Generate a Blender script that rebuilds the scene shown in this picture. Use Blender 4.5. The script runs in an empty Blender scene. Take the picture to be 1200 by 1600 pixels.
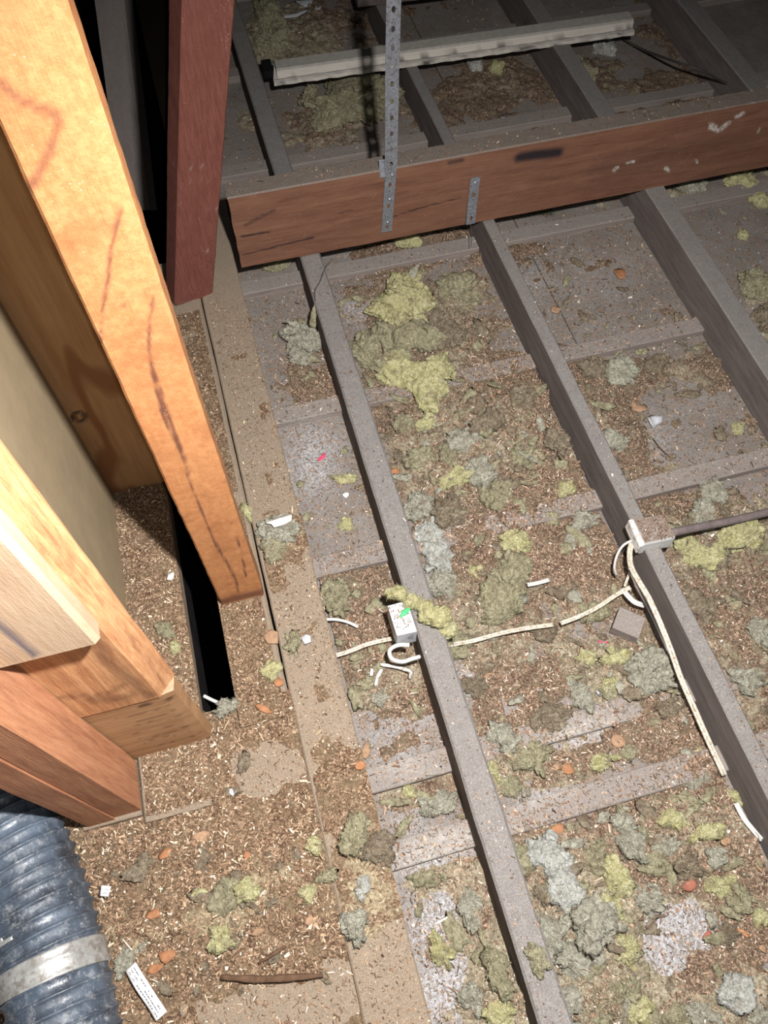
import bpy, math, random
import numpy as np
from mathutils import Vector, Matrix
S = bpy.context.scene
COL = S.collection
random.seed(7)
rng = np.random.default_rng(7)

# ------------------------------------------------------------ camera, world, lamp, exposure
F_PX = 1242.4                      # focal length in pixels of the 1200 x 1600 photograph
CAM_H = 1.5
def _rot(pitch, yaw):
    cp, sp, cy, sy = math.cos(pitch), math.sin(pitch), math.cos(yaw), math.sin(yaw)
    base = np.array([[1, 0, 0], [0, 0, -1], [0, 1, 0]], float)
    rx = np.array([[1, 0, 0], [0, cp, sp], [0, -sp, cp]])
    rz = np.array([[cy, -sy, 0], [sy, cy, 0], [0, 0, 1]])
    return rx @ base @ rz
R = _rot(-1.06095, 0.26725)
cam = bpy.data.cameras.new('camera')
cam.sensor_fit = 'HORIZONTAL'; cam.sensor_width = 36.0; cam.lens = F_PX / 1200 * 36.0
cam.clip_start = 0.02
camo = bpy.data.objects.new('camera', cam); COL.objects.link(camo)
M = Matrix.Identity(4)
for i in range(3):
    M[i][0] = R[0][i]; M[i][1] = -R[1][i]; M[i][2] = -R[2][i]
M[2][3] = CAM_H
camo.matrix_world = M
S.camera = camo

w = bpy.data.worlds.new('world'); S.world = w; w.use_nodes = True
w.node_tree.nodes['Background'].inputs[0].default_value = (0.7, 0.75, 1.0, 1)
w.node_tree.nodes['Background'].inputs[1].default_value = 0.004

def torch(name, energy, loc, aim, size, blend, radius, col=(1.0, 0.975, 0.965)):
    ld = bpy.data.lights.new(name, 'SPOT'); ld.energy = energy; ld.color = col
    ld.spot_size = math.radians(size); ld.spot_blend = blend; ld.shadow_soft_size = radius
    lo = bpy.data.objects.new(name, ld); COL.objects.link(lo); lo.location = loc
    lo.rotation_euler = (Vector(aim) - Vector(loc)).to_track_quat('-Z', 'Y').to_euler()
torch('head_torch', 246, (0.19, 0.13, 1.58), (0.32, 0.40, 0.0), 138, 1.0, 0.022)
torch('phone_torch', 15, (0.015, -0.01, 1.505), (0.22, 0.35, 0.0), 130, 1.0, 0.006)

S.view_settings.view_transform = 'Standard'; S.view_settings.look = 'None'
S.view_settings.exposure = 0.0; S.view_settings.gamma = 1.0
S.view_settings.use_curve_mapping = False

# ------------------------------------------------------------ measuring helpers
def ray(px, py):
    return R.T @ np.array([(px - 600) / F_PX, (py - 800) / F_PX, 1.0])
def at(px, py, z):
    d = ray(px, py); t = (z - CAM_H) / d[2]
    return np.array([d[0] * t, d[1] * t, z])
def aty(px, py, y):
    d = ray(px, py); t = y / d[1]
    return np.array([d[0] * t, y, CAM_H + d[2] * t])
def pxm(px, py, z=0.0):                        # metres per pixel at a point, across and along the view
    c = at(px, py, z); a = at(px + 1, py, z); b = at(px, py - 1, z)
    return np.linalg.norm(a - c), np.linalg.norm(b - c)

# ------------------------------------------------------------ numpy value noise
def _h(ix, iy, iz, seed):
    n = (ix * 374761393 + iy * 668265263 + iz * 2147483647 + seed * 1274126177) & 0xFFFFFFFF
    n = ((n ^ (n >> 13)) * 1274126177) & 0xFFFFFFFF
    n = ((n ^ (n >> 16)) * 2246822519) & 0xFFFFFFFF
    return ((n ^ (n >> 15)) & 0xFFFFFF) / float(0xFFFFFF)
def vn(p, seed=0):
    p = np.asarray(p, float); i = np.floor(p).astype(np.int64); f = p - i; f = f * f * (3 - 2 * f)
    x, y, z = i[..., 0], i[..., 1], i[..., 2]; fx, fy, fz = f[..., 0], f[..., 1], f[..., 2]
    r = 0
    for dx in (0, 1):
        for dy in (0, 1):
            for dz in (0, 1):
                wgt = (fx if dx else 1 - fx) * (fy if dy else 1 - fy) * (fz if dz else 1 - fz)
                r = r + wgt * _h(x + dx, y + dy, z + dz, seed)
    return r * 2 - 1
def fbm(p, o=4, seed=0, ridge=False):
    a, s, t = 1.0, 0.0, 0.0
    p = np.asarray(p, float)
    for k in range(o):
        v = vn(p * 2 ** k + 17.3 * k, seed + k)
        if ridge: v = 1 - 2 * np.abs(v)
        s = s + a * v; t += a; a *= 0.5
    return s / t
def P3(x, y, z=None):
    return np.stack([x, y, np.zeros_like(x) if z is None else z], -1)

# ------------------------------------------------------------ object helpers
def link(o, parent=None):
    COL.objects.link(o)
    if parent is not None: o.parent = parent
    return o
def tag(o, label, cat, group=None, kind=None):
    if label: o['label'] = label
    if cat: o['category'] = cat
    if group: o['group'] = group
    if kind: o['kind'] = kind
    return o
def empty(name, loc=(0, 0, 0)):
    o = bpy.data.objects.new(name, None); o.location = loc; o.empty_display_size = .03
    return link(o)
def mesh(name, V, F, mat, parent=None, attrs=None, smooth=True, world=True):
    V = np.asarray(V, np.float32)
    me = bpy.data.meshes.new(name)
    if isinstance(F, np.ndarray):
        n, k = F.shape
        me.vertices.add(len(V)); me.vertices.foreach_set('co', V.ravel())
        me.loops.add(n * k); me.loops.foreach_set('vertex_index', F.astype(np.int32).ravel())
        me.polygons.add(n); me.polygons.foreach_set('loop_start', np.arange(0, n * k, k, dtype=np.int32))
        me.polygons.foreach_set('loop_total', np.full(n, k, np.int32))
        me.update(calc_edges=True)
    else:
        me.from_pydata([tuple(v) for v in V], [], [tuple(f) for f in F]); me.update()
    if attrs:
        for k2, a in attrs.items():
            at_ = me.attributes.new(k2, 'FLOAT', 'POINT'); at_.data.foreach_set('value', np.asarray(a, np.float32))
    me.shade_smooth() if smooth else me.shade_flat()
    if mat: me.materials.append(mat)
    o = bpy.data.objects.new(name, me)
    link(o, parent)
    if parent is not None and world:
        o.location = -Vector(parent.location)      # V given in world coordinates
    return o
def recentre(o, loc):
    """move the origin of a mesh object built in world coordinates to loc"""
    v = np.empty(len(o.data.vertices) * 3, np.float32); o.data.vertices.foreach_get('co', v)
    v = v.reshape(-1, 3) - np.array(loc, np.float32); o.data.vertices.foreach_set('co', v.ravel())
    o.data.update(); o.location = loc
def gridF(nu, nv, wrapu=False, off=0):
    """faces of a grid of nu columns x nv rows, index = v*nu+u"""
    u = np.arange(nu if wrapu else nu - 1); v = np.arange(nv - 1)
    U, Vv = np.meshgrid(u, v); U = U.ravel(); Vv = Vv.ravel(); U2 = (U + 1) % nu
    return np.stack([Vv * nu + U, Vv * nu + U2, (Vv + 1) * nu + U2, (Vv + 1) * nu + U], 1) + off

# ------------------------------------------------------------ materials
class NT:
    def __init__(s, name, rough=0.9, spec=0.2):
        s.m = bpy.data.materials.new(name); s.m.use_nodes = True; s.t = s.m.node_tree
        s.b = s.t.nodes['Principled BSDF']; s.b.inputs['Roughness'].default_value = rough
        s.b.inputs['Specular IOR Level'].default_value = spec
        s.tc = s.t.nodes.new('ShaderNodeTexCoord'); s.geo = s.t.nodes.new('ShaderNodeNewGeometry')
        s.co = s.geo.outputs['Position']
    def n(s, typ, **kw):
        x = s.t.nodes.new(typ)
        for k, v in kw.items(): setattr(x, k, v)
        return x
    def l(s, a, b): s.t.links.new(a, b)
    def mapping(s, scale, src=None, rot=(0, 0, 0)):
        m = s.n('ShaderNodeMapping'); m.inputs['Scale'].default_value = scale; m.inputs['Rotation'].default_value = rot
        s.l(src or s.co, m.inputs['Vector']); return m.outputs[0]
    def noise(s, scale, detail=4, rough=.6, src=None, dist=0):
        x = s.n('ShaderNodeTexNoise'); x.inputs['Scale'].default_value = scale; x.inputs['Detail'].default_value = detail
        x.inputs['Roughness'].default_value = rough; x.inputs['Distortion'].default_value = dist
        s.l(src or s.co, x.inputs['Vector']); return x.outputs['Fac']
    def vor(s, scale, src=None, feature='F1', out='Color', rnd=1.0):
        x = s.n('ShaderNodeTexVoronoi', feature=feature); x.inputs['Scale'].default_value = scale
        x.inputs['Randomness'].default_value = rnd
        s.l(src or s.co, x.inputs['Vector']); return x.outputs[out]
    def ramp(s, fac, stops, interp='LINEAR'):
        r = s.n('ShaderNodeValToRGB'); r.color_ramp.interpolation = interp
        e = r.color_ramp.elements
        while len(e) < len(stops): e.new(0.5)
        for el, (p, c) in zip(e, stops):
            el.position = p; el.color = (c, c, c, 1) if not isinstance(c, tuple) else (*c, 1)
        s.l(fac, r.inputs[0]); return r.outputs[0]
    def mix(s, fac, a, b, mode='MIX'):
        x = s.n('ShaderNodeMix', data_type='RGBA', blend_type=mode)
        for sock, v in ((x.inputs[0], fac), (x.inputs[6], a), (x.inputs[7], b)):
            if hasattr(v, 'is_linked') or hasattr(v, 'links'): s.l(v, sock)
            elif isinstance(v, tuple): sock.default_value = (*v, 1)
            else: sock.default_value = v
        return x.outputs[2]
    def math(s, op, a, b=0.0, clamp=False):
        x = s.n('ShaderNodeMath', operation=op, use_clamp=clamp)
        for sock, v in ((x.inputs[0], a), (x.inputs[1], b)):
            if hasattr(v, 'links'): s.l(v, sock)
            else: sock.default_value = v
        return x.outputs[0]
    def attr(s, name):
        x = s.n('ShaderNodeAttribute', attribute_name=name); return x.outputs['Fac']
    def up(s):
        x = s.n('ShaderNodeSeparateXYZ'); s.l(s.geo.outputs['True Normal'], x.inputs[0]); return x.outputs[2]
    def bump(s, h, strength=.5, dist=.002):
        b = s.n('ShaderNodeBump'); b.inputs['Strength'].default_value = strength; b.inputs['Distance'].default_value = dist
        s.l(h, b.inputs['Height']); s.l(b.outputs[0], s.b.inputs['Normal'])
    def out(s, col):
        s.l(col, s.b.inputs['Base Color']); return s.m

def mat_wood(name, dark, mid, light, axis='Z', dust=(.22, .18, .14), dusty=0.9, scale=1.0, stain=(.05, .018, .012), rough=.65, dustup=True, blotch=.4, rings=False, grain=1.0, mott=0.0):
    t = NT(name, rough, .3)
    sc = {'X': (1, 14, 14), 'Y': (14, 1, 14), 'Z': (14, 14, 1)}[axis]
    v = t.mapping(tuple(c * scale for c in sc), t.tc.outputs['Object'])
    g = t.noise(6, 5, .62, v, .8)
    f = t.noise(32, 3, .7, v, .2)
    c = t.ramp(g, [(.28, dark), (.5, mid), (.72, light)])
    c = t.mix(.35, c, t.ramp(f, [(.3, dark), (.7, light)]))
    if grain < 1: c = t.mix(grain, mid, c)
    if mott:
        mt = t.noise(95, 5, .75, t.tc.outputs['Object']); c = t.mix(t.math('MULTIPLY', t.ramp(mt, [(.42, 0.0), (.62, 1.0)]), mott), c, light)
        m2 = t.noise(16, 3, .6, t.tc.outputs['Object']); c = t.mix(t.math('MULTIPLY', t.ramp(m2, [(.5, 0.0), (.7, 1.0)]), mott), c, dark)
    bl = t.noise(9, 4, .6, t.tc.outputs['Object'])
    c = t.mix(t.math('MULTIPLY', t.ramp(bl, [(.35, 0.0), (.7, 1.0)]), blotch), c, light)
    if rings:
        wv = t.n('ShaderNodeTexWave', wave_type='RINGS', rings_direction='SPHERICAL'); wv.inputs['Scale'].default_value = 7
        wv.inputs['Distortion'].default_value = 6; wv.inputs['Detail'].default_value = 2; wv.inputs['Detail Scale'].default_value = 1.2
        t.l(t.mapping((1, 1, .35), t.tc.outputs['Object']), wv.inputs['Vector'])
        c = t.mix(t.ramp(wv.outputs['Fac'], [(.02, 1.0), (.16, 0.0)]), c, dark)
    c = t.mix(t.math('MULTIPLY', t.attr('stain'), 1.0, True), c, stain)
    c = t.mix(t.math('MULTIPLY', t.attr('white'), t.ramp(t.noise(130, 5, .8), [(.40, .15), (.58, 1.0)]), True), c, (.52, .50, .46))
    fine = t.noise(420, 3, .7)
    if dustup:
        u = t.ramp(t.up(), [(.45, 0.0), (.75, 1.0)])
        dn = t.ramp(t.noise(60, 4, .65), [(.2, .55), (.6, 1.0)])
        dm = t.math('MULTIPLY', t.math('MULTIPLY', u, dn), dusty)
        dcol = t.mix(t.ramp(fine, [(.4, 0.0), (.75, 1.0)]), tuple(x * .72 for x in dust), tuple(min(1, x * 1.45) for x in dust))
        c = t.mix(dm, c, dcol)
    sp = t.vor(170, out='Distance')
    keep = t.ramp(t.noise(23, 2), [(.55, 0.0), (.66, 1.0)])
    c = t.mix(t.math('MULTIPLY', t.ramp(sp, [(.10, .5), (.2, 0.0)]), keep), c, (.45, .38, .31))
    h = t.math('ADD', t.math('MULTIPLY', f, .7), t.math('MULTIPLY', fine, .5))
    t.bump(h, .55, .0015)
    return t.out(c)

def mat_plain(name, col, rough=.6, metal=0, var=.3, scale=60, spec=.3, dirt=None, emi=None):
    t = NT(name, rough, spec); t.b.inputs['Metallic'].default_value = metal
    n = t.noise(scale, 4, .65)
    c = t.mix(t.ramp(n, [(.3, 0.0), (.7, 1.0)]), tuple(x * (1 - var) for x in col), tuple(min(1, x * (1 + var * .5)) for x in col))
    if dirt:
        c = t.mix(t.ramp(t.noise(scale * 1.7, 5, .7), [(.5, 0.0), (.62, 1.0)]), c, dirt)
    t.bump(t.noise(scale * 5, 3, .6), .3, .001)
    return t.out(c)

MAT = {}
MAT['orange'] = mat_wood('orange_timber', (.24, .078, .03), (.37, .148, .056), (.48, .235, .10), 'Z', dusty=.5, blotch=.35, rough=.55, grain=.35, mott=.62, stain=(.085, .032, .026))
MAT['jamb'] = mat_wood('varnished_timber', (.19, .06, .025), (.46, .20, .085), (.72, .42, .21), 'Z', dusty=.7, blotch=.3)
MAT['stud'] = mat_wood('brown_stud_timber', (.20, .07, .035), (.40, .17, .085), (.55, .28, .15), 'Z', dusty=.7, blotch=.25)
MAT['pale'] = mat_wood('pale_planed_timber', (.36, .24, .14), (.48, .34, .22), (.56, .43, .30), 'Z', dusty=.3, blotch=.4, stain=(.10, .10, .13))
MAT['knotty'] = mat_wood('knotty_timber', (.20, .09, .04), (.38, .21, .10), (.52, .31, .16), 'X', dusty=.6, scale=.35, blotch=.3)
MAT['red'] = mat_wood('dark_red_timber', (.10, .030, .022), (.155, .050, .037), (.21, .082, .06), 'Z', dusty=.8, scale=2.4, blotch=.15)
MAT['beam'] = mat_wood('beam_timber', (.085, .037, .024), (.15, .066, .040), (.21, .105, .064), 'X', dust=(.15, .13, .11), dusty=1.0, scale=.6, blotch=.3, stain=(.018, .012, .014))
MAT['joist'] = mat_wood('joist_timber', (.06, .047, .042), (.11, .09, .082), (.17, .145, .13), 'Y', dust=(.200, .187, .174), dusty=.9, scale=.7, stain=(.012, .010, .011), blotch=.2, rough=.85)
MAT['plate'] = mat_wood('plate_timber', (.16, .115, .078), (.24, .175, .12), (.32, .245, .17), 'Y', dust=(.215, .168, .122), dusty=1.0, scale=.6, stain=(.01, .008, .007), blotch=.3, rough=.9)
MAT['batten'] = mat_wood('batten_timber', (.12, .10, .09), (.20, .165, .15), (.27, .23, .20), 'X', dust=(.22, .195, .175), dusty=.8, scale=.8, blotch=.3, rough=.9)
MAT['ply'] = mat_wood('plywood_face', (.28, .13, .055), (.46, .27, .13), (.54, .34, .17), 'Z', dusty=.3, scale=.25, blotch=.3, rings=True, stain=(.05, .035, .03))
MAT['tan'] = mat_plain('tan_fibreboard', (.34, .265, .165), .95, 0, .12, 14, .05)
MAT['rafter'] = mat_wood('grey_rafter_timber', (.19, .165, .155), (.24, .21, .195), (.30, .26, .24), 'Z', dusty=.3, scale=.6, blotch=.2)
MAT['trimwhite'] = mat_wood('old_white_paint', (.45, .42, .37), (.54, .50, .44), (.62, .58, .51), 'X', dust=(.30, .28, .25), dusty=.75, stain=(.06, .05, .045))
MAT['steel'] = mat_plain('galvanised_steel', (.30, .32, .36), .45, .55, .25, 120, .5, dirt=(.16, .15, .15))
MAT['white_plastic'] = mat_plain('white_plastic', (.47, .49, .52), .4, 0, .08, 40, .5)
MAT['dirty_plastic'] = mat_plain('dirty_white_plastic', (.60, .60, .58), .6, 0, .2, 60, .4, dirt=(.30, .23, .17))
MAT['cable'] = mat_plain('white_cable_sheath', (.52, .48, .39), .5, 0, .25, 110, .4, dirt=(.27, .20, .14))
MAT['cable_clean'] = mat_plain('clean_white_cable_sheath', (.50, .49, .465), .4, 0, .08, 70, .4)
MAT['conduit'] = mat_plain('grey_dusty_conduit', (.15, .12, .115), .8, 0, .3, 60, .2)
MAT['green'] = mat_plain('green_plastic', (.06, .62, .16), .5, 0, .1)
MAT['pink'] = mat_plain('red_plastic', (.75, .05, .12), .5, 0, .1)
MAT['twig'] = mat_plain('dark_twig_bark', (.11, .065, .04), .85, 0, .4, 90, .1)
MAT['wirebrown'] = mat_plain('thin_dark_wire', (.07, .06, .055), .6, 0, .3, 90, .2)
MAT['black'] = mat_plain('shade_black', (.008, .008, .009), .8, 0, .2, 50, .1)
MAT['greybit'] = mat_plain('grey_plaster_chip', (.42, .42, .44), .8, 0, .2, 90, .2)
MAT['whitebit'] = mat_plain('white_flake', (.60, .58, .54), .7, 0, .12, 120, .2)
MAT['void_dark'] = mat_plain('void_shade_black', (.02, .018, .018), .95, 0, .4, 20, .05)
MAT['bristle'] = mat_plain('dark_green_bristle', (.035, .06, .03), .8, 0, .3, 60, .1)

MAT['boxdust'] = mat_wood('dusty_white_shell', (.45, .45, .43), (.55, .55, .53), (.62, .62, .6), 'X', dust=(.19, .145, .115), dusty=1.15, blotch=.2)
def mat_sheet():
    t = NT('dusty_plaster_sheet', .95, .1)
    n = t.noise(7, 5, .65); f = t.noise(240, 4, .75); m = t.noise(38, 5, .7)
    c = t.ramp(n, [(.3, (.150, .136, .124)), (.7, (.23, .212, .197))])
    c = t.mix(t.ramp(m, [(.45, 0.0), (.68, .75)]), c, (.20, .14, .095))
    c = t.mix(t.ramp(f, [(.35, .55), (.5, 0.0)]), c, (.09, .07, .055))
    c = t.mix(t.ramp(t.noise(330, 2, .5), [(.64, 0.0), (.72, .8)]), c, (.42, .32, .24))
    wm = t.math('MULTIPLY', t.attr('white'), t.ramp(t.noise(150, 6, .85, dist=.6), [(.44, 0.0), (.60, 1.0)]), True)
    c = t.mix(wm, c, (.39, .39, .40))
    t.bump(t.math('ADD', m, t.math('MULTIPLY', f, .6)), .7, .003)
    return t.out(c)
MAT['sheet'] = mat_sheet()

def mat_debris(name='wood_dust_and_fibre', tint=(1, 1, 1)):
    t = NT(name, .95, .08)
    d = t.mapping((1, 1, 1))
    nd = t.n('ShaderNodeTexNoise'); nd.inputs['Scale'].default_value = 90; nd.inputs['Detail'].default_value = 2
    t.l(t.co, nd.inputs['Vector'])
    va = t.n('ShaderNodeVectorMath', operation='MULTIPLY_ADD'); t.l(nd.outputs['Color'], va.inputs[0])
    va.inputs[1].default_value = (.012, .012, .012); t.l(t.co, va.inputs[2])
    cell = t.n('ShaderNodeSeparateColor'); t.l(t.vor(330, va.outputs[0]), cell.inputs[0])
    c = t.ramp(cell.outputs[0], [(.0, (.035, .024, .018)), (.22, (.10, .068, .05)), (.5, (.18, .128, .094)), (.72, (.26, .19, .14)), (.88, (.37, .28, .21)), (1.0, (.62, .52, .42))], 'CONSTANT')
    c = t.mix(.25, c, t.ramp(t.noise(500, 2, .6), [(.3, (.06, .035, .02)), (.7, (.36, .24, .15))]))
    big = t.noise(22, 4, .6)
    c = t.mix(t.ramp(big, [(.42, 0.0), (.62, .55)]), c, (.175, .14, .095))
    wl = t.ramp(t.noise(75, 7, .8, dist=1.8), [(.32, (.075, .058, .04)), (.44, (.21, .175, .12)), (.56, (.37, .33, .235)), (.68, (.55, .52, .39))])
    k = t.math('ADD', t.attr('wool'), t.math('MULTIPLY', t.math('SUBTRACT', t.noise(45, 5, .7), .5), 1.6), True)
    c = t.mix(t.ramp(k, [(.42, 0.0), (.62, .92)]), c, wl)
    t.bump(t.math('ADD', cell.outputs[1], t.noise(200, 4, .7)), .9, .004)
    c = t.mix(1.0, c, tint, 'MULTIPLY')
    return t.out(c)
MAT['debris'] = mat_debris()
MAT['debris_tan'] = mat_debris('golden_wood_dust', (1.0, .94, .85))

def mat_chips(name, cols):
    t = NT(name, .85, .15)
    c = t.ramp(t.attr('tone'), cols, 'LINEAR')
    return t.out(c)
MAT['chips'] = mat_chips('wood_shavings', [(0, (.045, .028, .02)), (.3, (.14, .085, .056)), (.58, (.29, .185, .122)), (.82, (.43, .31, .22)), (1, (.70, .61, .51))])
MAT['chips_gold'] = mat_chips('golden_shavings', [(0, (.045, .03, .02)), (.3, (.12, .073, .044)), (.58, (.25, .160, .098)), (.82, (.42, .295, .19)), (1, (.68, .58, .44))])
MAT['leaf'] = mat_plain('tan_flake', (.31, .195, .12), .8, 0, .3, 90, .15)
MAT['leaf_orange'] = mat_plain('orange_flake', (.31, .145, .07), .75, 0, .25, 90, .2)
MAT['leaf_dark'] = mat_plain('red_brown_flake', (.27, .105, .07), .8, 0, .25, 90, .15)

def mat_wool(name, dark, mid, light, dirt):
    t = NT(name, 1.0, .03)
    n = t.noise(70, 7, .8, dist=1.6)
    c = t.ramp(n, [(.36, dark), (.46, mid), (.60, light)])
    dm = t.ramp(t.noise(30, 5, .7), [(.53, 0.0), (.66, .8)])
    c = t.mix(dm, c, dirt)
    c = t.mix(t.ramp(t.noise(420, 2, .5), [(.64, 0.0), (.70, .85)]), c, (.10, .06, .04))
    fc = t.ramp(t.attr('fib'), [(.0, dark), (.35, mid), (.75, light), (1.0, tuple(min(.85, x * 1.35) for x in light))])
    isf = t.ramp(t.attr('fib'), [(.0, 0.0), (.02, 1.0)])
    c = t.mix(isf, c, fc)
    t.bump(t.noise(240, 5, .8, dist=2.0), 1.0, .005)
    return t.out(c)
MAT['wool_yellow'] = mat_wool('bright_yellow_wool', (.30, .27, .13), (.55, .51, .25), (.72, .69, .42), (.27, .22, .14))
MAT['wool_olive'] = mat_wool('olive_wool', (.17, .145, .09), (.35, .315, .20), (.53, .50, .33), (.22, .17, .115))
MAT['wool_grey'] = mat_wool('grey_green_wool', (.19, .17, .13), (.40, .38, .29), (.60, .59, .48), (.25, .195, .145))
MAT['wool_white'] = mat_wool('pale_matted_wool', (.28, .27, .22), (.52, .52, .45), (.72, .73, .68), (.28, .22, .165))
MAT['wool_brown'] = mat_wool('brown_dusty_wool', (.11, .083, .055), (.25, .20, .14), (.41, .35, .25), (.20, .14, .095))

def mat_duct():
    t = NT('blue_black_duct_skin', .3, .6)
    c = t.mix(t.ramp(t.noise(18, 5, .7), [(.35, 0.0), (.65, 1.0)]), (.03, .037, .048), (.085, .11, .145))
    up = t.ramp(t.noise(55, 6, .8), [(.52, 0.0), (.70, .6)])
    c = t.mix(up, c, (.34, .35, .35))
    c = t.mix(t.ramp(t.noise(220, 3, .6), [(.66, 0.0), (.74, .5)]), c, (.45, .45, .43))
    r = t.ramp(t.noise(40, 4, .6), [(.4, .3), (.6, .65)]); t.l(r, t.b.inputs['Roughness'])
    t.bump(t.noise(120, 4, .6), .5, .002)
    return t.out(c)
MAT['duct'] = mat_duct()
MAT['tape'] = mat_plain('silver_tape', (.36, .36, .34), .35, .3, .3, 50, .5, dirt=(.22, .2, .18))
MAT['paper'] = mat_plain('white_printed_paper', (.62, .61, .61), .8, 0, .06, 60, .1)
MAT['ink'] = mat_plain('black_print', (.05, .05, .06), .8, 0, .1, 60, .1)

# ------------------------------------------------------------ timber builder
def timber(name, p0, p1, a, b, mat, parent=None, res=.02, cross=.02, rad=.003, wob=.0015, twist=0.0, up=(0, 0, 1), seed=1, stain=None, white=None, wob_end=0.0, caps=True):
    """a sawn timber from p0 to p1 (centre line), a = size across, b = size along `up`; stain(P)->0..1 works on world points"""
    p0 = np.array(p0, float); p1 = np.array(p1, float); L = np.linalg.norm(p1 - p0); d = (p1 - p0) / L
    upv = np.array(up, float); upv = upv - d * (upv @ d); upv /= np.linalg.norm(upv)
    s = np.cross(d, upv)
    if twist:
        c_, s_ = math.cos(twist), math.sin(twist); s, upv = s * c_ + upv * s_, upv * c_ - s * s_
    pts = []
    na, nb = max(2, int(a / cross)), max(2, int(b / cross))
    A, B = a / 2, b / 2
    def side(x0, y0, x1, y1, n):
        for k in range(n + 1):
            q = k / n; pts.append((x0 + (x1 - x0) * q, y0 + (y1 - y0) * q))
    r = rad
    side(-A + r, -B, A - r, -B, na); side(A, -B + r, A, B - r, nb); side(A - r, B, -A + r, B, na); side(-A, B - r, -A, -B + r, nb)
    pts = np.array(pts); nu = len(pts); nv = max(2, int(L / res)) + 1
    t = np.linspace(0, L, nv)
    P = p0[None, None] + d * t[:, None, None] + s * pts[None, :, 0:1] + upv * pts[None, :, 1:2]
    q = (P * 9 + seed * 7.7)
    n1 = fbm(q, 3, seed); n2 = fbm(P * 60 + seed, 2, seed + 5)
    rn = np.linalg.norm(pts, axis=1); out = (s * pts[:, 0:1] / A + upv * pts[:, 1:2] / B)
    out = out / np.linalg.norm(out, axis=1, keepdims=True)
    P = P + out[None] * (n1 * wob + n2 * wob * .35)[..., None]
    if wob_end:
        e = fbm(P * 40, 2, seed + 9)[0] * wob_end; P[0] += d * e[:, None]
        P[-1] += d * (fbm(P[-1] * 40, 2, seed + 3) * wob_end)[:, None]
    V = P.reshape(-1, 3)
    F = [tuple(f) for f in gridF(nu, nv, True)]
    if caps: F += [tuple(range(nu))[::-1], tuple(range((nv - 1) * nu, nv * nu))]
    at_ = {'stain': np.zeros(len(V)) if stain is None else stain(V), 'white': np.zeros(len(V)) if white is None else white(V)}
    # flip if needed
    F = [f[::-1] for f in F]
    o = mesh(name, V, F, mat, parent, at_)
    try:
        me = o.data
        me.set_sharp_from_angle(angle=math.radians(40))
    except Exception: pass
    return o
def catmull(pts, n):
    out = []
    for i in range(len(pts) - 1):
        p0 = pts[max(0, i - 1)]; p1 = pts[i]; p2 = pts[i + 1]; p3 = pts[min(len(pts) - 1, i + 2)]
        for k in range(n):
            t = k / n; out.append(.5 * ((2 * p1) + (p2 - p0) * t + (2 * p0 - 5 * p1 + 4 * p2 - p3) * t * t + (3 * p1 - p0 - 3 * p2 + p3) * t ** 3))
    out.append(pts[-1]); return np.array(out)
def seg_dist(V, pts):
    """distance of points V (n,3) to a 3D polyline"""
    d = np.full(len(V), 9.0)
    pts = [np.array(p, float) for p in pts]
    if len(pts) > 3: pts = list(catmull(pts, 4))
    for a, b in zip(pts[:-1], pts[1:]):
        ab = b - a
        t = np.clip(((V - a) @ ab) / (ab @ ab), 0, 1)
        d = np.minimum(d, np.linalg.norm(V - (a + t[:, None] * ab), axis=1))
    return d
def lines_stain(items, jit=.002, seed=3):
    """items: (polyline, halfwidth, strength)"""
    def f(V):
        s = np.zeros(len(V)); j = fbm(V * 60, 3, seed) * jit
        for pl, hw, st in items:
            dd = seg_dist(V, pl) + j
            s = np.maximum(s, st * np.clip(1.5 - dd / hw, 0, 1))
        return s
    return f

# ------------------------------------------------------------ the setting
ZS = 0.0; ZJ = 0.108; ZP = 0.09; ZF = 0.080
BAT_Y = [(-.70, .045), (-.28, .045), (.142, .046), (.272, .044), (.71, .045), (1.105, .042), (1.52, .045), (1.97, .045), (2.42, .045), (2.86, .045)]
WHITE = [(670, 1335, 60, 22, 1.4), (640, 1205, 40, 16, .6), (930, 1150, 90, 16, 1.0), (860, 1245, 40, 14, .8), (600, 500, 50, 30, .6), (940, 440, 60, 40, .3),(700, 1500, 60, 120, .9), (940, 1560, 90, 50, .6), (1090, 1500, 110, 90, .9), (600, 1150, 60, 50, .4), (800, 1300, 60, 40, .4), (950, 1400, 60, 60, .6), (1180, 1600, 80, 60, .6), (760, 1050, 60, 40, .35), (1040, 1350, 80, 30, .4),(490, 690, 45, 35, 1), (490, 740, 45, 40, 1), (560, 480, 45, 22, 1), (830, 440, 40, 30, .6), (1050, 1440, 80, 60, 1.2), (1010, 1530, 60, 30, .9), (700, 1440, 50, 60, 1), (690, 1560, 50, 50, 1),
         (640, 1110, 50, 30, .7), (690, 1320, 60, 25, 1.2), (620, 1190, 50, 20, .5), (900, 1140, 70, 22, .9), (720, 1060, 30, 25, .6), (1020, 690, 60, 40, .5), (640, 1280, 40, 20, .7), (820, 1250, 25, 12, .6), (1120, 1550, 60, 40, .8), (700, 500, 40, 25, .4), (470, 60, 60, 40, .5)]
WH = []
for px, py, rx, ry, a in WHITE:
    c = at(px, py, 0); mx, my = pxm(px, py); WH.append((c[0], c[1], rx * mx, ry * my, a))
def white_at(V):
    s = np.zeros(len(V))
    for x, y, rx, ry, a in WH:
        s += a * np.exp(-(((V[:, 0] - x) / rx) ** 2 + ((V[:, 1] - y) / ry) ** 2) * 1.2)
    return np.clip(s, 0, 1.2)
ceil = empty('ceiling'); ceil['kind'] = 'structure'
ceil['label'] = 'dusty grey plaster ceiling sheets seen from above between the joists'
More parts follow.
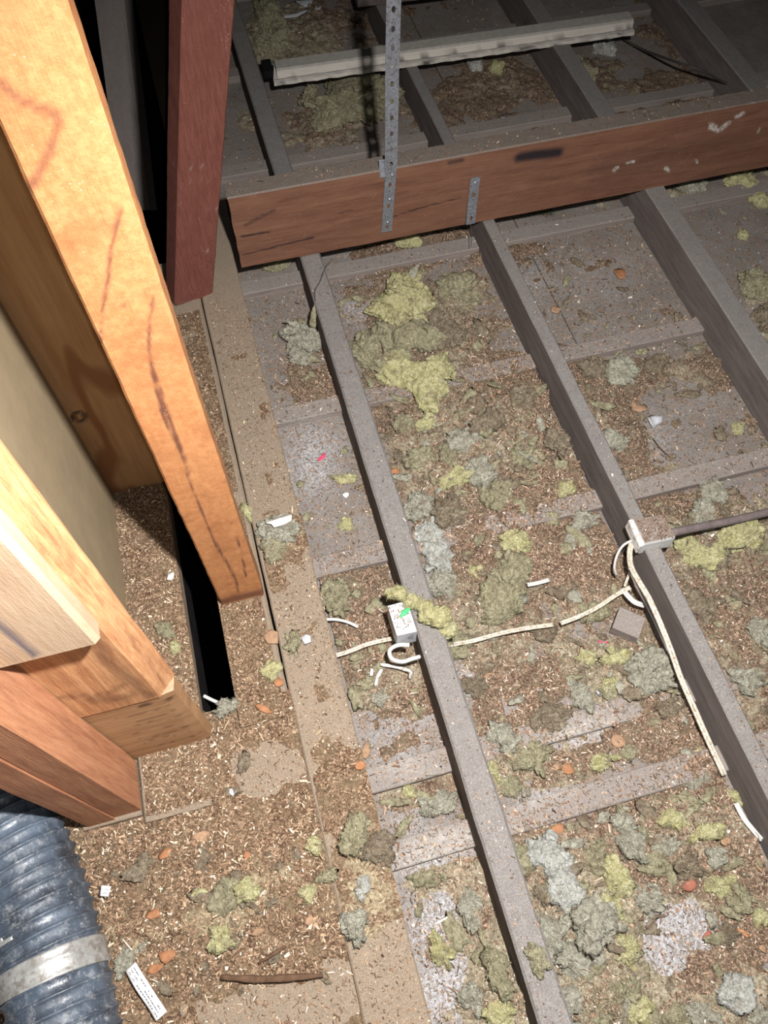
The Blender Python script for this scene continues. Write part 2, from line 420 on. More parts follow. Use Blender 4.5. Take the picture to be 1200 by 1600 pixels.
def slab(name, x0, x1, y0, y1, z0, z1, mat, parent, res=.02, nz=.0015, seed=1):
    nx = max(2, int((x1 - x0) / res)) + 1; ny = max(2, int((y1 - y0) / res)) + 1
    X, Y = np.meshgrid(np.linspace(x0, x1, nx), np.linspace(y0, y1, ny))
    Z = z1 + fbm(P3(X * 5, Y * 5), 3, seed) * nz
    top = P3(X, Y, Z).reshape(-1, 3); n = len(top)
    bc = np.array([[x0, y0, z0], [x1, y0, z0], [x1, y1, z0], [x0, y1, z0]])
    V = np.vstack([top, bc]); F = [tuple(f) for f in gridF(nx, ny)]
    e0 = list(range(nx)); e1 = [k * nx + nx - 1 for k in range(ny)]; e2 = [(ny - 1) * nx + k for k in range(nx)][::-1]; e3 = [k * nx for k in range(ny)][::-1]
    for e, (a, b) in zip((e0, e1, e2, e3), ((0, 1), (1, 2), (2, 3), (3, 0))):
        F.append(tuple([n + a, n + b] + e[::-1]))
    F.append((n + 3, n + 2, n + 1, n))
    return mesh(name, V, F, mat, parent, {'white': white_at(V), 'stain': np.zeros(len(V))}, smooth=False)
panel_x = [(-.02, .80), (.804, 1.62), (1.624, 2.45)]
panel_y = [(-1.1, .60), (.604, 1.80), (1.804, 3.6)]
for i, (a, b) in enumerate(panel_x):
    for j, (c, d) in enumerate(panel_y):
        slab('ceiling_panel', a, b, c, d, -.012, ZS + .0007 * ((i + j) % 2), MAT['sheet'], ceil, .015, .0015, i * 3 + j)
for k, (yc, wd) in enumerate(BAT_Y):
    timber('batten', (-.02, yc, .009), (2.45, yc, .009), .001 + wd, .022, MAT['batten'], ceil, .03, .012, .002, .0012, seed=20 + k, white=white_at, up=(0, 0, 1))

floor = empty('floor'); floor['kind'] = 'structure'
slab('floor_panel', -1.1, -.0515, -1.1, .41, .05, ZF, MAT['plate'], floor, .012, .003, 31)
# void beside the wall: near-black sheets added, its darkness put into their colour
slab('floor_panel', -.205, -.0555, .4105, .452, .03, ZF, MAT['plate'], floor, .012, .003, 32)
void = empty('wall_void'); void['kind'] = 'structure'
def quadbox(name, x0, x1, y0, y1, z0, z1, mat, parent, attrs=True):
    V = [(x, y, z) for z in (z0, z1) for y in (y0, y1) for x in (x0, x1)]
    F = [(0, 2, 3, 1), (4, 5, 7, 6), (0, 1, 5, 4), (1, 3, 7, 5), (3, 2, 6, 7), (2, 0, 4, 6)]
    return mesh(name, V, F, mat, parent, {'stain': np.zeros(8), 'white': np.zeros(8)}, smooth=False)
quadbox('void_dark_sheet', -.062, -.05, .40, 3.4, -2.3, .03, MAT['void_dark'], void)
quadbox('void_dark_sheet', -1.2, -.05, .39, .402, -2.3, .045, MAT['void_dark'], void)
quadbox('void_dark_sheet', -1.2, -.05, .40, 3.4, -2.32, -2.3, MAT['void_dark'], void)
quadbox('void_dark_sheet', -1.2, -1.19, .40, 3.6, -2.3, 3.0, MAT['void_dark'], void)
quadbox('void_dark_sheet', -1.2, 3.2, 3.6, 3.62, -2.3, 3.0, MAT['void_dark'], void)  # dark enclosing sheets added to keep the world background out of view
quadbox('void_dark_sheet', 2.46, 2.48, -1.1, 3.6, -.1, 3.0, MAT['void_dark'], void)

# ------------------------------------------------------------ joists, plates, battens
def thing(o, label, cat, group=None, kind=None):
    return tag(o, label, cat, group, kind)
def joist_stain(x_left):
    def f(V):
        s = np.zeros(len(V)); m = V[:, 0] < x_left + .004
        s[m] = .75 + .5 * fbm(V[m] * np.array([20, 8, 60]), 3, 8); return np.clip(s, 0, 1)
    return f
JA = timber('ceiling_joist', (.2215, -.95, .055), (.2215, 3.4, .055), .050, .106, MAT['joist'], None, .018, .008, .004, .0025, seed=41)
thing(JA, 'thin grey ceiling joist nearest the wall plate, with a very dark side face', 'joist')
JB = timber('ceiling_joist', (.703, -.95, .055), (.669, 3.4, .055), .032, .106, MAT['joist'], None, .018, .008, .003, .002, seed=42)
thing(JB, 'grey ceiling joist carrying the dusty box with the conduit', 'joist')
JC = timber('ceiling_joist', (1.135, -.95, .058), (1.135, 3.4, .058), .052, .112, MAT['joist'], None, .018, .008, .003, .002, seed=43)
thing(JC, 'dark grey ceiling joist on the right, bare along its whole visible length', 'joist')
JD = timber('ceiling_joist', (1.60, -.95, .058), (1.60, 3.4, .058), .058, .112, MAT['joist'], None, .03, .012, .003, .002, seed=44)
thing(JD, 'dark ceiling joist in the top right corner beyond the white moulding end', 'joist')

def crack(pl, hw=.0012, st=1): return (pl, hw, st)
pcr = [at(x, y, ZP) for x, y in ((333, 470), (340, 540), (355, 610), (362, 690), (378, 760), (392, 850), (425, 930), (440, 1010), (455, 1100))]
P1 = timber('wall_plate', (.0, -1.05, ZP - .045), (-.015, 3.4, ZP - .045), .098, .09, MAT['plate'], None, .012, .008, .003, .002, seed=51)
thing(P1, 'long dusty brown wall plate running up beside the joists', 'plank')
P2 = timber('wall_plate', (-.1035, .45, ZP - .043), (-.1065, 1.58, ZP - .043), .092, .088, MAT['plate'], None, .012, .008, .004, .0028, seed=52)
thing(P2, 'short debris-covered plank that the tall orange post stands on', 'plank')
P3_ = timber('ledge_board', (-.275, .290, .077), (-.266, .975, .077), .114, .046, MAT['plate'], None, .012, .008, .003, .002, seed=53, wob_end=.002)
thing(P3_, 'ledge board left of the black gap, thick with wood dust', 'board')
quadbox('ledge_support', -.325, -.216, .41, 1.1, -.05, .052, MAT['void_dark'], void)

# hanging beam
bm_cr = [
 ([(.06, 1.49, .15), (.16, 1.49, .158), (.235, 1.49, .163)], .0016, 1),
 ([(.068, 1.49, .205), (.13, 1.49, .203)], .003, .9), ([(.08, 1.49, .235), (.12, 1.49, .25), (.15, 1.49, .262)], .004, .55),
 ([(.40, 1.49, .175), (.50, 1.49, .19), (.60, 1.49, .198)], .0014, 1), ([(.30, 1.49, .22), (.33, 1.49, .222)], .002, .6),
 ([aty(812, 246, 1.49), aty(835, 242, 1.49), aty(872, 238, 1.49)], .013, 1.0), ([aty(702, 254, 1.49), aty(722, 250, 1.49)], .005, .7),
 ([(.95, 1.49, .20), (1.35, 1.49, .215)], .03, .18)]
bw = [([aty(a, b, 1.49), aty(c, d, 1.49)], r, 1) for a, b, c, d, r in ((1108, 196, 1118, 202, .007), (1122, 204, 1138, 192, .006), (1120, 170, 1132, 162, .004), (1150, 182, 1160, 178, .004), (1183, 208, 1188, 200, .003), (980, 255, 990, 252, .003), (960, 268, 964, 262, .003), (1040, 262, 1044, 268, .0025), (1088, 250, 1090, 256, .0025), (1135, 160, 1180, 158, .004), (470, 320, 472, 316, .0015))]
def beam_white(V):
    k = lines_stain(bw, .006, 12)(V)
    return k * (fbm(V * 90, 3, 2) > -.35)
BY = 1.515
BM = timber('hanging_beam', (.052, BY, .212), (2.5, BY, .212), .05, .205, MAT['beam'], None, .005, .0033, .003, .0018, seed=61, stain=lines_stain(bm_cr, .0015), white=beam_white, wob_end=.003)
thing(BM, 'reddish brown hanging beam laid across the tops of the joists', 'beam')

# perforated steel strap
def strap(path, width, pitch, thick=.0012, holes=True, side=(1, 0, 0)):
    """cells along a polyline, each with an oval hole then a small round one"""
    path = [np.array(p, float) for p in path]
    seg = [np.linalg.norm(b - a) for a, b in zip(path[:-1], path[1:])]; tot = sum(seg)
    n = max(1, round(tot / (pitch / 2))); cell = tot / n
    def pos(sv):
        for a, b, l in zip(path[:-1], path[1:], seg):
            if sv <= l + 1e-9: return a + (b - a) * sv / l
            sv -= l
        return path[-1]
    V, F = [], []; side = np.array(side, float)
    for k in range(n):
        s0 = k * cell
        big = k % 2 == 0
        hx, hy = (.0042, .0062) if big else (.0014, .0014)
        outer = [(-1, -1), (0, -1), (1, -1), (1, 0), (1, 1), (0, 1), (-1, 1), (-1, 0)]
        inner = [(math.cos(math.radians(a)), math.sin(math.radians(a))) for a in (225, 270, 315, 0, 45, 90, 135, 180)]
        b0 = len(V)
        for u, v in outer:
            V.append(pos(min(tot, max(0, s0 + (v + 1) / 2 * cell))) + side * u * width / 2)
        for u, v in inner:
            V.append(pos(s0 + cell / 2 + v * hy) + side * u * hx)
        for i in range(8):
            j = (i + 1) % 8; F.append((b0 + i, b0 + j, b0 + 8 + j, b0 + 8 + i))
    return V, F
def solidify(o, th):
    md = o.modifiers.new('thickness', 'SOLIDIFY'); md.thickness = th; md.offset = 0
    return o
ys = BY - .0285
top = aty(616.5, -60, 1.50); p_bt = aty(611, 262, ys); p_b2 = aty(604, 362, ys - .001)
V, F = strap([p_bt, (p_bt + top) / 2 + np.array([0, .004, 0]), top], .029, .0365)
ST = empty('steel_strap', p_bt)
thing(ST, 'long perforated steel strap hanging down and nailed to the beam', 'strap')
o = solidify(mesh('hanging_strip', V, F, MAT['steel'], ST, smooth=False), .0012)
V, F = strap([p_b2, p_bt], .026, .06, side=tuple(np.array([1, 0, .02])))
o = solidify(mesh('nailed_strip', V, F, MAT['steel'], ST, smooth=False), .0012)
tb = [aty(592, 250, ys + .01), aty(606, 248, ys + .01), aty(607, 276, ys), aty(593, 278, ys)]
o = solidify(mesh('folded_tab', tb, [(0, 1, 2, 3)], MAT['steel'], ST, smooth=False), .0012)
def disc(name, c, r, n, mat, parent, nrm=(0, -1, 0), h=.0015, dome=True):
    c = np.array(c, float); nz = np.array(nrm, float); nz /= np.linalg.norm(nz)
    a = np.cross(nz, [0.3, .2, .9]); a /= np.linalg.norm(a); b = np.cross(nz, a)
    ring = [c + (a * math.cos(2 * math.pi * k / n) + b * math.sin(2 * math.pi * k / n)) * r for k in range(n)]
    r2 = [c + nz * h * .8 + (a * math.cos(2 * math.pi * k / n) + b * math.sin(2 * math.pi * k / n)) * r * .65 for k in range(n)]
    V = ring + r2 + [c + nz * h]
    F = [(k, (k + 1) % n, n + (k + 1) % n, n + k) for k in range(n)] + [(n + k, n + (k + 1) % n, 2 * n) for k in range(n)]
    return mesh(name, V, F, mat, parent)
for px, py in ((613, 274), (609, 312), (606, 348)):
    disc('nail_head', aty(px, py, ys - .0015), .0042, 10, MAT['steel'], ST, (0, -1, 0), .0022)
# second, short strap from the beam to the joist
q0, q1, q2 = aty(743, 277, ys), aty(738, 318, ys - .004), aty(735, 350, ys - .010)
V, F = strap([q2, q1, q0], .024, .06)
ST2 = empty('short_steel_strap', q1)
thing(ST2, 'short crumpled steel strap nailed low on the beam above the joist', 'strap')
solidify(mesh('strip', V, F, MAT['steel'], ST2, smooth=False), .0012)
disc('nail_head', aty(743, 286, ys - .0015), .0042, 10, MAT['steel'], ST2, (0, -1, 0), .0022)

def tube(name, pts, r, mat, parent=None, n=8, label=None, cat=None, flat=1.0, smooth_n=4, closed_ends=True, up=(0, 0, 1)):
    """tube along a smoothed 3D polyline; flat<1 squashes it along `up`"""
    pts = [np.array(p, float) for p in pts]
    if len(pts) > 2 and smooth_n > 1:
        out = []
        for i in range(len(pts) - 1):
            p0 = pts[max(0, i - 1)]; p1 = pts[i]; p2 = pts[i + 1]; p3 = pts[min(len(pts) - 1, i + 2)]
            for k in range(smooth_n):
                t = k / smooth_n
                out.append(.5 * ((2 * p1) + (p2 - p0) * t + (2 * p0 - 5 * p1 + 4 * p2 - p3) * t * t + (3 * p1 - p0 - 3 * p2 + p3) * t ** 3))
        out.append(pts[-1]); pts = out
    P = np.array(pts); T = np.gradient(P, axis=0); T /= np.linalg.norm(T, axis=1, keepdims=True) + 1e-12
    upv = np.array(up, float); V = []
    rr = r if hasattr(r, '__len__') else [r] * len(P)
    for i in range(len(P)):
        s = np.cross(T[i], upv); s /= np.linalg.norm(s) + 1e-9; u = np.cross(s, T[i])
        ri = rr[min(len(rr) - 1, int(i * len(rr) / len(P)))]
        for k in range(n):
            a = 2 * math.pi * k / n
            V.append(P[i] + s * math.cos(a) * ri + u * math.sin(a) * ri * flat)
    F = [tuple(f) for f in gridF(n, len(P), True)]
    F += [tuple(range(n))[::-1], tuple(range((len(P) - 1) * n, len(P) * n))]
    o = mesh(name, V, F, mat, parent)
    if label: tag(o, label, cat)
    return o
tube('wire_end', [q2, aty(737, 365, ys - .02), aty(736, 385, ys - .03)], .0008, MAT['wirebrown'], ST2, 6)

# posts and struts
def post_stain():
    y = .645
    A = [aty(a, b, y) for a, b in ((0, 125), (25, 150), (60, 165), (85, 175), (90, 190), (80, 230), (60, 270), (40, 300), (35, 330))]
    B = [aty(a, b, y) for a, b in ((188, 328), (180, 360), (172, 400), (168, 440), (160, 480), (157, 530), (152, 570))]
    Cc = [aty(a, b, y) for a, b in ((240, 465), (234, 500), (233, 545), (240, 590), (248, 620), (258, 655), (275, 690), (285, 715), (300, 760), (318, 805), (335, 845), (352, 875), (368, 905), (372, 925))]
    D = [aty(a, b, y) for a, b in ((233, 550), (250, 610), (268, 660), (282, 700), (296, 735))]
    E_ = [aty(a, b, y) for a, b in ((362, 815), (372, 845), (380, 880), (385, 900))]
    K = [aty(240, 520, y), aty(243, 522, y)]
    end = [(-.15, y, .108), (-.05, y, .108)]
    return lines_stain([(A, .0042, .6), (B, .0022, .75), (Cc, .0021, .85), (D, .0018, .8), (E_, .0012, 1), (end, .014, .75), ([aty(193, 476, y), aty(194, 478, y)], .003, .9)], .0022)
OP = timber('post', (-.103, .672, ZP - .002), (-.103, .672, 2.25), .082, .056, MAT['orange'], None, .006, .0035, .003, .002, up=(0, 1, 0), seed=71, stain=post_stain(), wob_end=.002)
thing(OP, 'tall orange wooden post with dark cracks, standing on the dusty plank', 'post')

# leaning dark red strut behind the orange post
def red_white(V):
    n = fbm(V * np.array([130, 130, 70]), 3, 33); m = fbm(V * 14, 2, 5)
    return np.clip((n - .5) * 8, 0, 1) * (m > .02) * .5
rb = np.array([-.083, 1.462, ZP + .004]); rt = np.array([.077, 1.459, .740])
rt = rb + (rt - rb) * 1.75
RD = timber('leaning_strut', rb, rt, .098, .052, MAT['red'], None, .010, .005, .003, .002, up=(0, 1, 0), twist=-.30, seed=72, white=red_white, wob_end=.004)
thing(RD, 'dark red leaning strut resting on the plank behind the orange post', 'post')

# grey rafter deep in the void
g1 = at(218, 330, -.25); g0 = at(170, -60, .25)
RF = timber('rafter_piece', g1, g0, .05, .10, MAT['rafter'], None, .03, .02, .002, .001, up=(1, 0, 0), twist=.5, seed=73)
thing(RF, 'smooth grey timber leaning in the dark void behind the orange post', 'post')
g1 = at(170, 420, -.5); g0 = at(95, -60, .1)
RF2 = timber('rafter_piece', g1, g0, .05, .05, MAT['red'], None, .03, .02, .002, .001, up=(1, 0, 0), seed=74)
thing(RF2, 'barely visible dark timber in the black void next to the orange post', 'post')

# wall frame at the left
ky = .40
def stud_poly(name, foot, z0, z1, mat, label, seed, dz=.02, stain=None, lean=(0, 0), res=.006):
    """vertical stud with a polygon footprint (counter clockwise)"""
    pts = []
    for (a, b) in zip(foot, foot[1:] + foot[:1]):
        n = max(2, int(math.dist(a, b) / res))
        for k in range(n): pts.append((a[0] + (b[0] - a[0]) * k / n, a[1] + (b[1] - a[1]) * k / n))
    pts = np.array(pts); nu = len(pts); nv = int((z1 - z0) / dz) + 2
    Z = np.linspace(z0, z1, nv); P = np.zeros((nv, nu, 3)); P[..., :2] = pts[None]; P[..., 2] = Z[:, None]
    P[..., 0] += (Z[:, None] - z0) * lean[0]; P[..., 1] += (Z[:, None] - z0) * lean[1]
    c = pts.mean(0); o = pts - c; o /= np.linalg.norm(o, axis=1, keepdims=True)
    P[..., :2] += o[None] * (fbm(P * 10, 3, seed) * .0015)[..., None]
    V = P.reshape(-1, 3); F = [tuple(f) for f in gridF(nu, nv, True)] + [tuple(range(nu))[::-1], tuple(range((nv - 1) * nu, nv * nu))]
    ob = mesh(name, V, F, mat, None, {'stain': np.zeros(len(V)) if stain is None else stain(V), 'white': np.zeros(len(V))})
    ob.data.set_sharp_from_angle(angle=math.radians(35))
    recentre(ob, (c[0], c[1], z0))
    if label: thing(ob, label, 'stud')
    return ob
kn = [([aty(222, 1103, ky), aty(232, 1100, ky)], .005, .9), ([aty(263, 1094, ky), aty(269, 1092, ky)], .004, .9), ([aty(238, 1112, ky), aty(243, 1110, ky)], .002, .9)]
for k in range(7):
    z = .14 + k * .031
    kn.append(([(-.30, ky, z), (-.27, ky, z + .012 * math.sin(k * 2)), (-.24, ky, z - .006), (-.205, ky, z + .01)], .0013, .45))
stud_poly('packer_block', [(-.345, .40), (-.222, .400), (-.203, .403), (-.200, .425), (-.345, .43)], .099, .375, MAT['knotty'], 'knotty dusty packing block under the varnished stud on the ledge board', 81, .008, lines_stain(kn, .003), res=.004)
js = [([(-.235, .40, .39), (-.245, .40, .55), (-.232, .40, .75)], .010, .5), ([(-.30, .40, .43), (-.26, .40, .41)], .012, .4), ([(-.33, .40, .47), (-.28, .40, .44), (-.25, .40, .46)], .008, .4),
      ([(-.211, .412, .4), (-.212, .412, .7), (-.208, .412, 1.1)], .002, .3)]
stud_poly('wall_stud', [(-.342, .398), (-.224, .398), (-.2, .424), (-.2, .428), (-.342, .43)], .3755, 2.2, MAT['jamb'], 'wide varnished orange stud standing on the knotty packing block', 82, .012, lines_stain(js, .004))
pm = [([(-.287, .371, .68), (-.287, .371, .9), (-.285, .371, 1.3)], .0042, .9), ([(-.307, .371, .68), (-.307, .371, 1.3)], .0009, .5)]
stud_poly('wall_stud', [(-.345, .372), (-.226, .372), (-.220, .378), (-.221, .3975), (-.345, .3975)], .668, 2.2, MAT['pale'], 'pale planed stud with a dark pencil stripe, cut off square at its foot', 83, .012, lines_stain(pm, .001), lean=(-.0, 0))
stud_poly('wall_stud', [(-.376, .312), (-.333, .312), (-.334, .396), (-.376, .396)], .1005, 2.2, MAT['stud'], 'brown stud whose foot stands at the end of the ledge board', 84, .02)
stud_poly('wall_stud', [(-.421, .309), (-.378, .309), (-.378, .396), (-.421, .396)], .088, 2.2, MAT['stud'], 'brown stud nearest the ribbed duct, fixed beside its twin', 85, .02)
foot = timber('sole_plate', (-.43, .350, .083), (-.334, .350, .083), .09, .034, MAT['plate'], None, .01, .01, .002, .001, seed=86)
thing(foot, 'small sole plate under the twin brown studs', 'board')

wl = empty('wall_left'); wl['kind'] = 'structure'
quadbox('fibreboard_sheet', -.328, -.316, .42, .955, .102, 2.2, MAT['tan'], wl)
# scuffs on fibreboard
# plywood with a knot hole (dense grid so the knot is a stain with its own shape)
nx, nz_ = 24, 260
X, Z = np.meshgrid(np.linspace(-.316, -.205, nx), np.linspace(.10, 2.2, nz_))
kc = aty(124, 653, .943)
Y = np.full_like(X, .943)
rr = np.sqrt((X - kc[0]) ** 2 + (Z - kc[2]) ** 2)
Y = Y + np.where(np.abs(rr - .011) < .004, .004, 0)
V = P3(X, Y, Z).reshape(-1, 3)
sta = np.clip(1.4 - np.abs(rr - .011) / .0035, 0, 1).ravel()
V2 = V.copy(); V2[:, 1] = .955
Fp = np.vstack([gridF(nx, nz_), gridF(nx, nz_, off=len(V))[:, ::-1]])
edge = [(v * nx + nx - 1, len(V) + v * nx + nx - 1, len(V) + (v + 1) * nx + nx - 1, (v + 1) * nx + nx - 1) for v in range(nz_ - 1)]
mesh('plywood_sheet', np.vstack([V, V2]), np.vstack([Fp, np.array(edge)]), MAT['ply'], wl, {'stain': np.concatenate([sta, sta * 0]), 'white': np.zeros(2 * len(V))}, smooth=False)

# ------------------------------------------------------------ things beyond the beam
def moulding():
    a, b = at(428, 128, .125), at(992, 48, .125)
    d = (b - a); L = np.linalg.norm(d); d /= L; s = np.array([-d[1], d[0], 0])     # s points away from the camera
    prof = [(0, 0), (0, .010), (.006, .014), (.012, .013), (.014, .009), (.017, .010), (.020, .030), (.026, .034), (.066, .034), (.070, .031), (.070, 0)]
    nv = 90; V = []
    for i in range(nv):
        t = i / (nv - 1) * L
        for k, (u, z) in enumerate(prof):
            c0 = (.014 if i == 0 and u > .016 else 0)
            jag = .003 * math.sin(t * 91 + k) * (u < .016) * (random.random())
            p = a + d * (t + c0) + s * (u + jag); V.append((p[0], p[1], .112 + z))
    n = len(prof); F = [tuple(f) for f in gridF(n, nv, True)] + [tuple(range(n))[::-1], tuple(range((nv - 1) * n, nv * n))]
    V = np.array(V)
    st = np.clip((fbm(V * np.array([25, 60, 60]), 3, 4) - .15) * 3, 0, .9) * (V[:, 2] < .128)
    o = mesh('painted_moulding', V, [f[::-1] for f in F], MAT['trimwhite'], None, {'stain': st, 'white': np.zeros(len(V))}, smooth=False)
    thing(o, 'long white painted moulding lying across the joists beyond the beam', 'moulding')
moulding()
MB_ = timber('end_shade_block', at(412, 112, .125) + np.array([0, .02, -.005]), at(427, 110, .125) + np.array([0, .02, -.005]), .062, .02, MAT['black'], None, .01, .01, .001, .0005, seed=91)  # added black block, stands in for the dark gap at the moulding end
thing(MB_, 'small black block added as shade at the near end of the white moulding', 'offcut')
c = at(585, 62, .20); c2 = at(905, 2, .20)
PB = timber('wide_board', (.585, 2.60, .215), (1.12, 2.57, .215), .20, .04, MAT['joist'], None, .03, .02, .002, .002, seed=92)
thing(PB, 'wide grey board lying behind the white moulding', 'board')
PB2 = timber('packing_timber', (.60, 2.52, .152), (1.02, 2.50, .152), .05, .08, MAT['joist'], None, .03, .02, .002, .002, seed=93)
thing(PB2, 'dark packing timber under the wide grey board beyond the moulding', 'board')
tube('thin_cable', [at(975, 62, .02), at(1010, 80, .04), at(1060, 98, .13), at(1100, 112, .13), at(1150, 140, .03)], .0035, MAT['wirebrown'], None, 6, 'thin dark cable crossing a joist in the dark top right corner', 'cable')

# ------------------------------------------------------------ duct
dpts = [np.array(p) for p in ((-.66, .60, .165), (-.575, .46, .168), (-.525, .33, .168), (-.485, .20, .168), (-.463, .08, .168), (-.450, -.05, .168), (-.44, -.25, .168), (-.44, -.45, .168))]
cl = catmull(dpts, 60); sl = np.concatenate([[0], np.cumsum(np.linalg.norm(np.diff(cl, axis=0), axis=1))])
def duct_pt(s):
    return np.stack([np.interp(s, sl, cl[:, k]) for k in range(3)], -1)
def duct_frame(s):
    T = duct_pt(s + .01) - duct_pt(s - .01); T /= np.linalg.norm(T, axis=-1, keepdims=True)
    A = np.cross(T, np.array([0, 0, 1.0])); A /= np.linalg.norm(A, axis=-1, keepdims=True); B = np.cross(A, T); return T, A, B
def duct_surface(s0, s1, nr, na, a0, a1, off, ribs=True, wrap=False):
    s = np.linspace(s0, s1, nr); a = np.linspace(a0, a1, na, endpoint=not wrap)
    Sg, Ag = np.meshgrid(s, a, indexing='ij')
    C = duct_pt(Sg); T, A, B = duct_frame(Sg)
    ph = (Sg / .0205 + Ag / (2 * math.pi)) % 1.0
    rib = np.where(ph < .22, np.sin(ph / .22 * math.pi), -.45 * np.sin((ph - .22) / .78 * math.pi)) * .0042
    rr = .074 + off + (rib if ribs else rib * .25) + fbm(C * 22 + np.stack([Ag, Ag, Ag], -1), 3, 5) * .0018
    return C + A * (np.cos(Ag) * rr)[..., None] + B * (np.sin(Ag) * rr)[..., None]
LD = sl[-1] - .02
DU = empty('flexible_duct', (-.49, .2, .09))
thing(DU, 'ribbed blue-black flexible duct lying beside the wall studs', 'duct')
P = duct_surface(.02, LD, 640, 72, 0, 2 * math.pi, 0, True, True)
V = P.reshape(-1, 3); V[:, 2] = np.maximum(V[:, 2], ZF + .005)
mesh('duct_skin', V, gridF(72, 640, True)[:, ::-1], MAT['duct'], DU)
def s_near(x, y):
    k = np.argmin((cl[:, 0] - x) ** 2 + (cl[:, 1] - y) ** 2); return sl[k]
sb = s_near(*at(110, 1495, .22)[:2])
P = duct_surface(sb - .016, sb + .020, 14, 60, -.3, math.pi + .3, .0035, False)
g = solidify(mesh('tape_band', P.reshape(-1, 3), gridF(60, 14)[:, ::-1], MAT['tape'], DU), .0006); g['label'] = 'silver tape band around the duct'
st_ = s_near(*at(140, 1400, .22)[:2])
P = duct_surface(st_ - .010, st_ + .010, 12, 24, -.05, 1.35, .0045, False)
P[:, :, :] += (fbm(P * 80, 2, 9) * .001)[..., None]
Fq = [f for i, f in enumerate(gridF(24, 12)) if not ((f[0] // 24 < 5) and (f[0] % 24 > 10)) and not (f[0] % 24 > 19 and f[0] // 24 < 8)]
g = solidify(mesh('torn_tape', P.reshape(-1, 3), np.array(Fq)[:, ::-1], MAT['tape'], DU), .0006); g['label'] = 'torn piece of silver tape'

# ------------------------------------------------------------ debris layers (heightfields)
# density blobs: px, py, rx, ry, amount, wooliness
BL = [
 (660, 660, 90, 50, .5, .4), (760, 700, 110, 60, .9, .8), (820, 600, 60, 40, .5, .3), (700, 780, 70, 60, .9, .6), (800, 800, 110, 60, .8, .1), (880, 740, 60, 50, .6, .1), (760, 880, 70, 60, .8, .2),
 (860, 880, 90, 40, .7, .0), (930, 930, 70, 40, .7, .5), (740, 960, 60, 40, .7, .5), (800, 1010, 90, 30, .5, .5), (830, 1080, 60, 40, .8, .1), (790, 1110, 60, 40, .5, .1), (930, 1060, 90, 45, .9, .7), (1010, 1060, 60, 50, .9, .7),
 (1060, 1120, 60, 50, .8, .2), (1000, 1150, 80, 35, .5, .1), (800, 1175, 70, 50, .9, .7), (900, 1200, 60, 25, .5, .2), (1090, 1200, 70, 40, .8, .2), (830, 1300, 70, 30, .5, .1), (880, 1360, 60, 60, .8, .6), (1000, 1300, 100, 40, .9, .5), (1100, 1290, 90, 45, .9, .6),
 (1060, 1370, 90, 30, .7, .3), (930, 1450, 80, 60, 1, .9), (870, 1540, 70, 60, 1, .8), (960, 1560, 70, 50, .9, .8), (1160, 1430, 60, 50, .8, .2), (1150, 1340, 60, 40, .7, .3), (1150, 1570, 60, 50, .8, .8), (1090, 1500, 50, 40, .4, .1), (1050, 1540, 60, 40, .3, .1), (1065, 1455, 75, 50, -.38, 0), (1020, 1525, 70, 40, -.34, 0), (700, 1430, 26, 40, -.35, 0), (690, 1560, 40, 40, -.35, 0), (690, 1320, 60, 16, -.6, 0), (640, 1215, 60, 12, -.4, 0), (950, 440, 90, 50, -.6, 0), (1060, 660, 60, 40, -.5, 0), (500, 740, 60, 60, -.7, 0), (930, 1225, 110, 12, -.5, 0), (940, 1120, 110, 10, -.3, 0), (850, 1420, 40, 60, .7, .3),
 (620, 600, 60, 35, .5, .2), (720, 560, 70, 60, .5, .5), (700, 470, 60, 50, .6, .6), (620, 500, 50, 60, .5, .5), (600, 420, 60, 30, .35, .1), (640, 375, 90, 20, .6, .1), (760, 400, 40, 30, .5, .2), (800, 630, 60, 60, .6, .3),
 (1000, 590, 110, 25, .7, .4), (910, 600, 60, 40, .6, .2), (950, 660, 60, 60, .5, .3), (1150, 600, 50, 40, .3, .0), (980, 700, 40, 40, .5, .3), (870, 470, 40, 30, .35, .2), (820, 390, 70, 12, .4, .1), (880, 310, 70, 14, .6, .2), (790, 330, 50, 20, .4, .2), (1040, 310, 70, 20, .5, .7),
 (1060, 800, 80, 40, .7, .4), (1150, 850, 90, 40, .8, .8), (1110, 900, 90, 70, .9, .3), (1160, 990, 80, 70, .9, .3), (1180, 1080, 60, 60, .7, .6), (1050, 870, 50, 40, .7, .3), (1130, 960, 90, 80, .6, .3), (960, 880, 50, 40, .6, .2),
 (1190, 480, 30, 40, .7, .9), (1180, 560, 40, 40, .3, .2), (1180, 660, 40, 30, .25, .0),
 (510, 600, 60, 25, .45, .1), (480, 560, 50, 30, .45, .3), (560, 640, 30, 30, .3, .0), (520, 930, 50, 50, .8, .5), (580, 950, 50, 40, .8, .1), (560, 1010, 60, 35, .8, .1), (600, 1060, 60, 40, .8, .5), (640, 1100, 60, 40, .55, .2), (560, 880, 50, 25, .4, .1),
 (660, 1240, 60, 25, .7, .5), (640, 1160, 50, 20, .3, .1), (690, 1370, 60, 30, .6, .6), (740, 1430, 40, 60, .7, .4), (770, 1540, 40, 70, .9, .9), (680, 1480, 30, 50, .4, .4), (720, 1580, 40, 40, .4, .5), (660, 1600, 40, 30, .4, .2),
 (500, 200, 90, 40, .6, .5), (450, 60, 70, 60, .8, .7), (780, 130, 90, 40, .6, .3), (920, 120, 60, 50, .5, .4), (1100, 60, 80, 60, .5, .2), (700, 180, 60, 40, .4, .2), (560, 30, 80, 40, .4, .3), (1050, 150, 60, 30, .5, .2),
]
BW = []
for px, py, rx, ry, a, wl_ in BL:
    c = at(px, py, 0.0); mx, my = pxm(px, py); BW.append((c[0], c[1], rx * mx, ry * my, a, wl_))
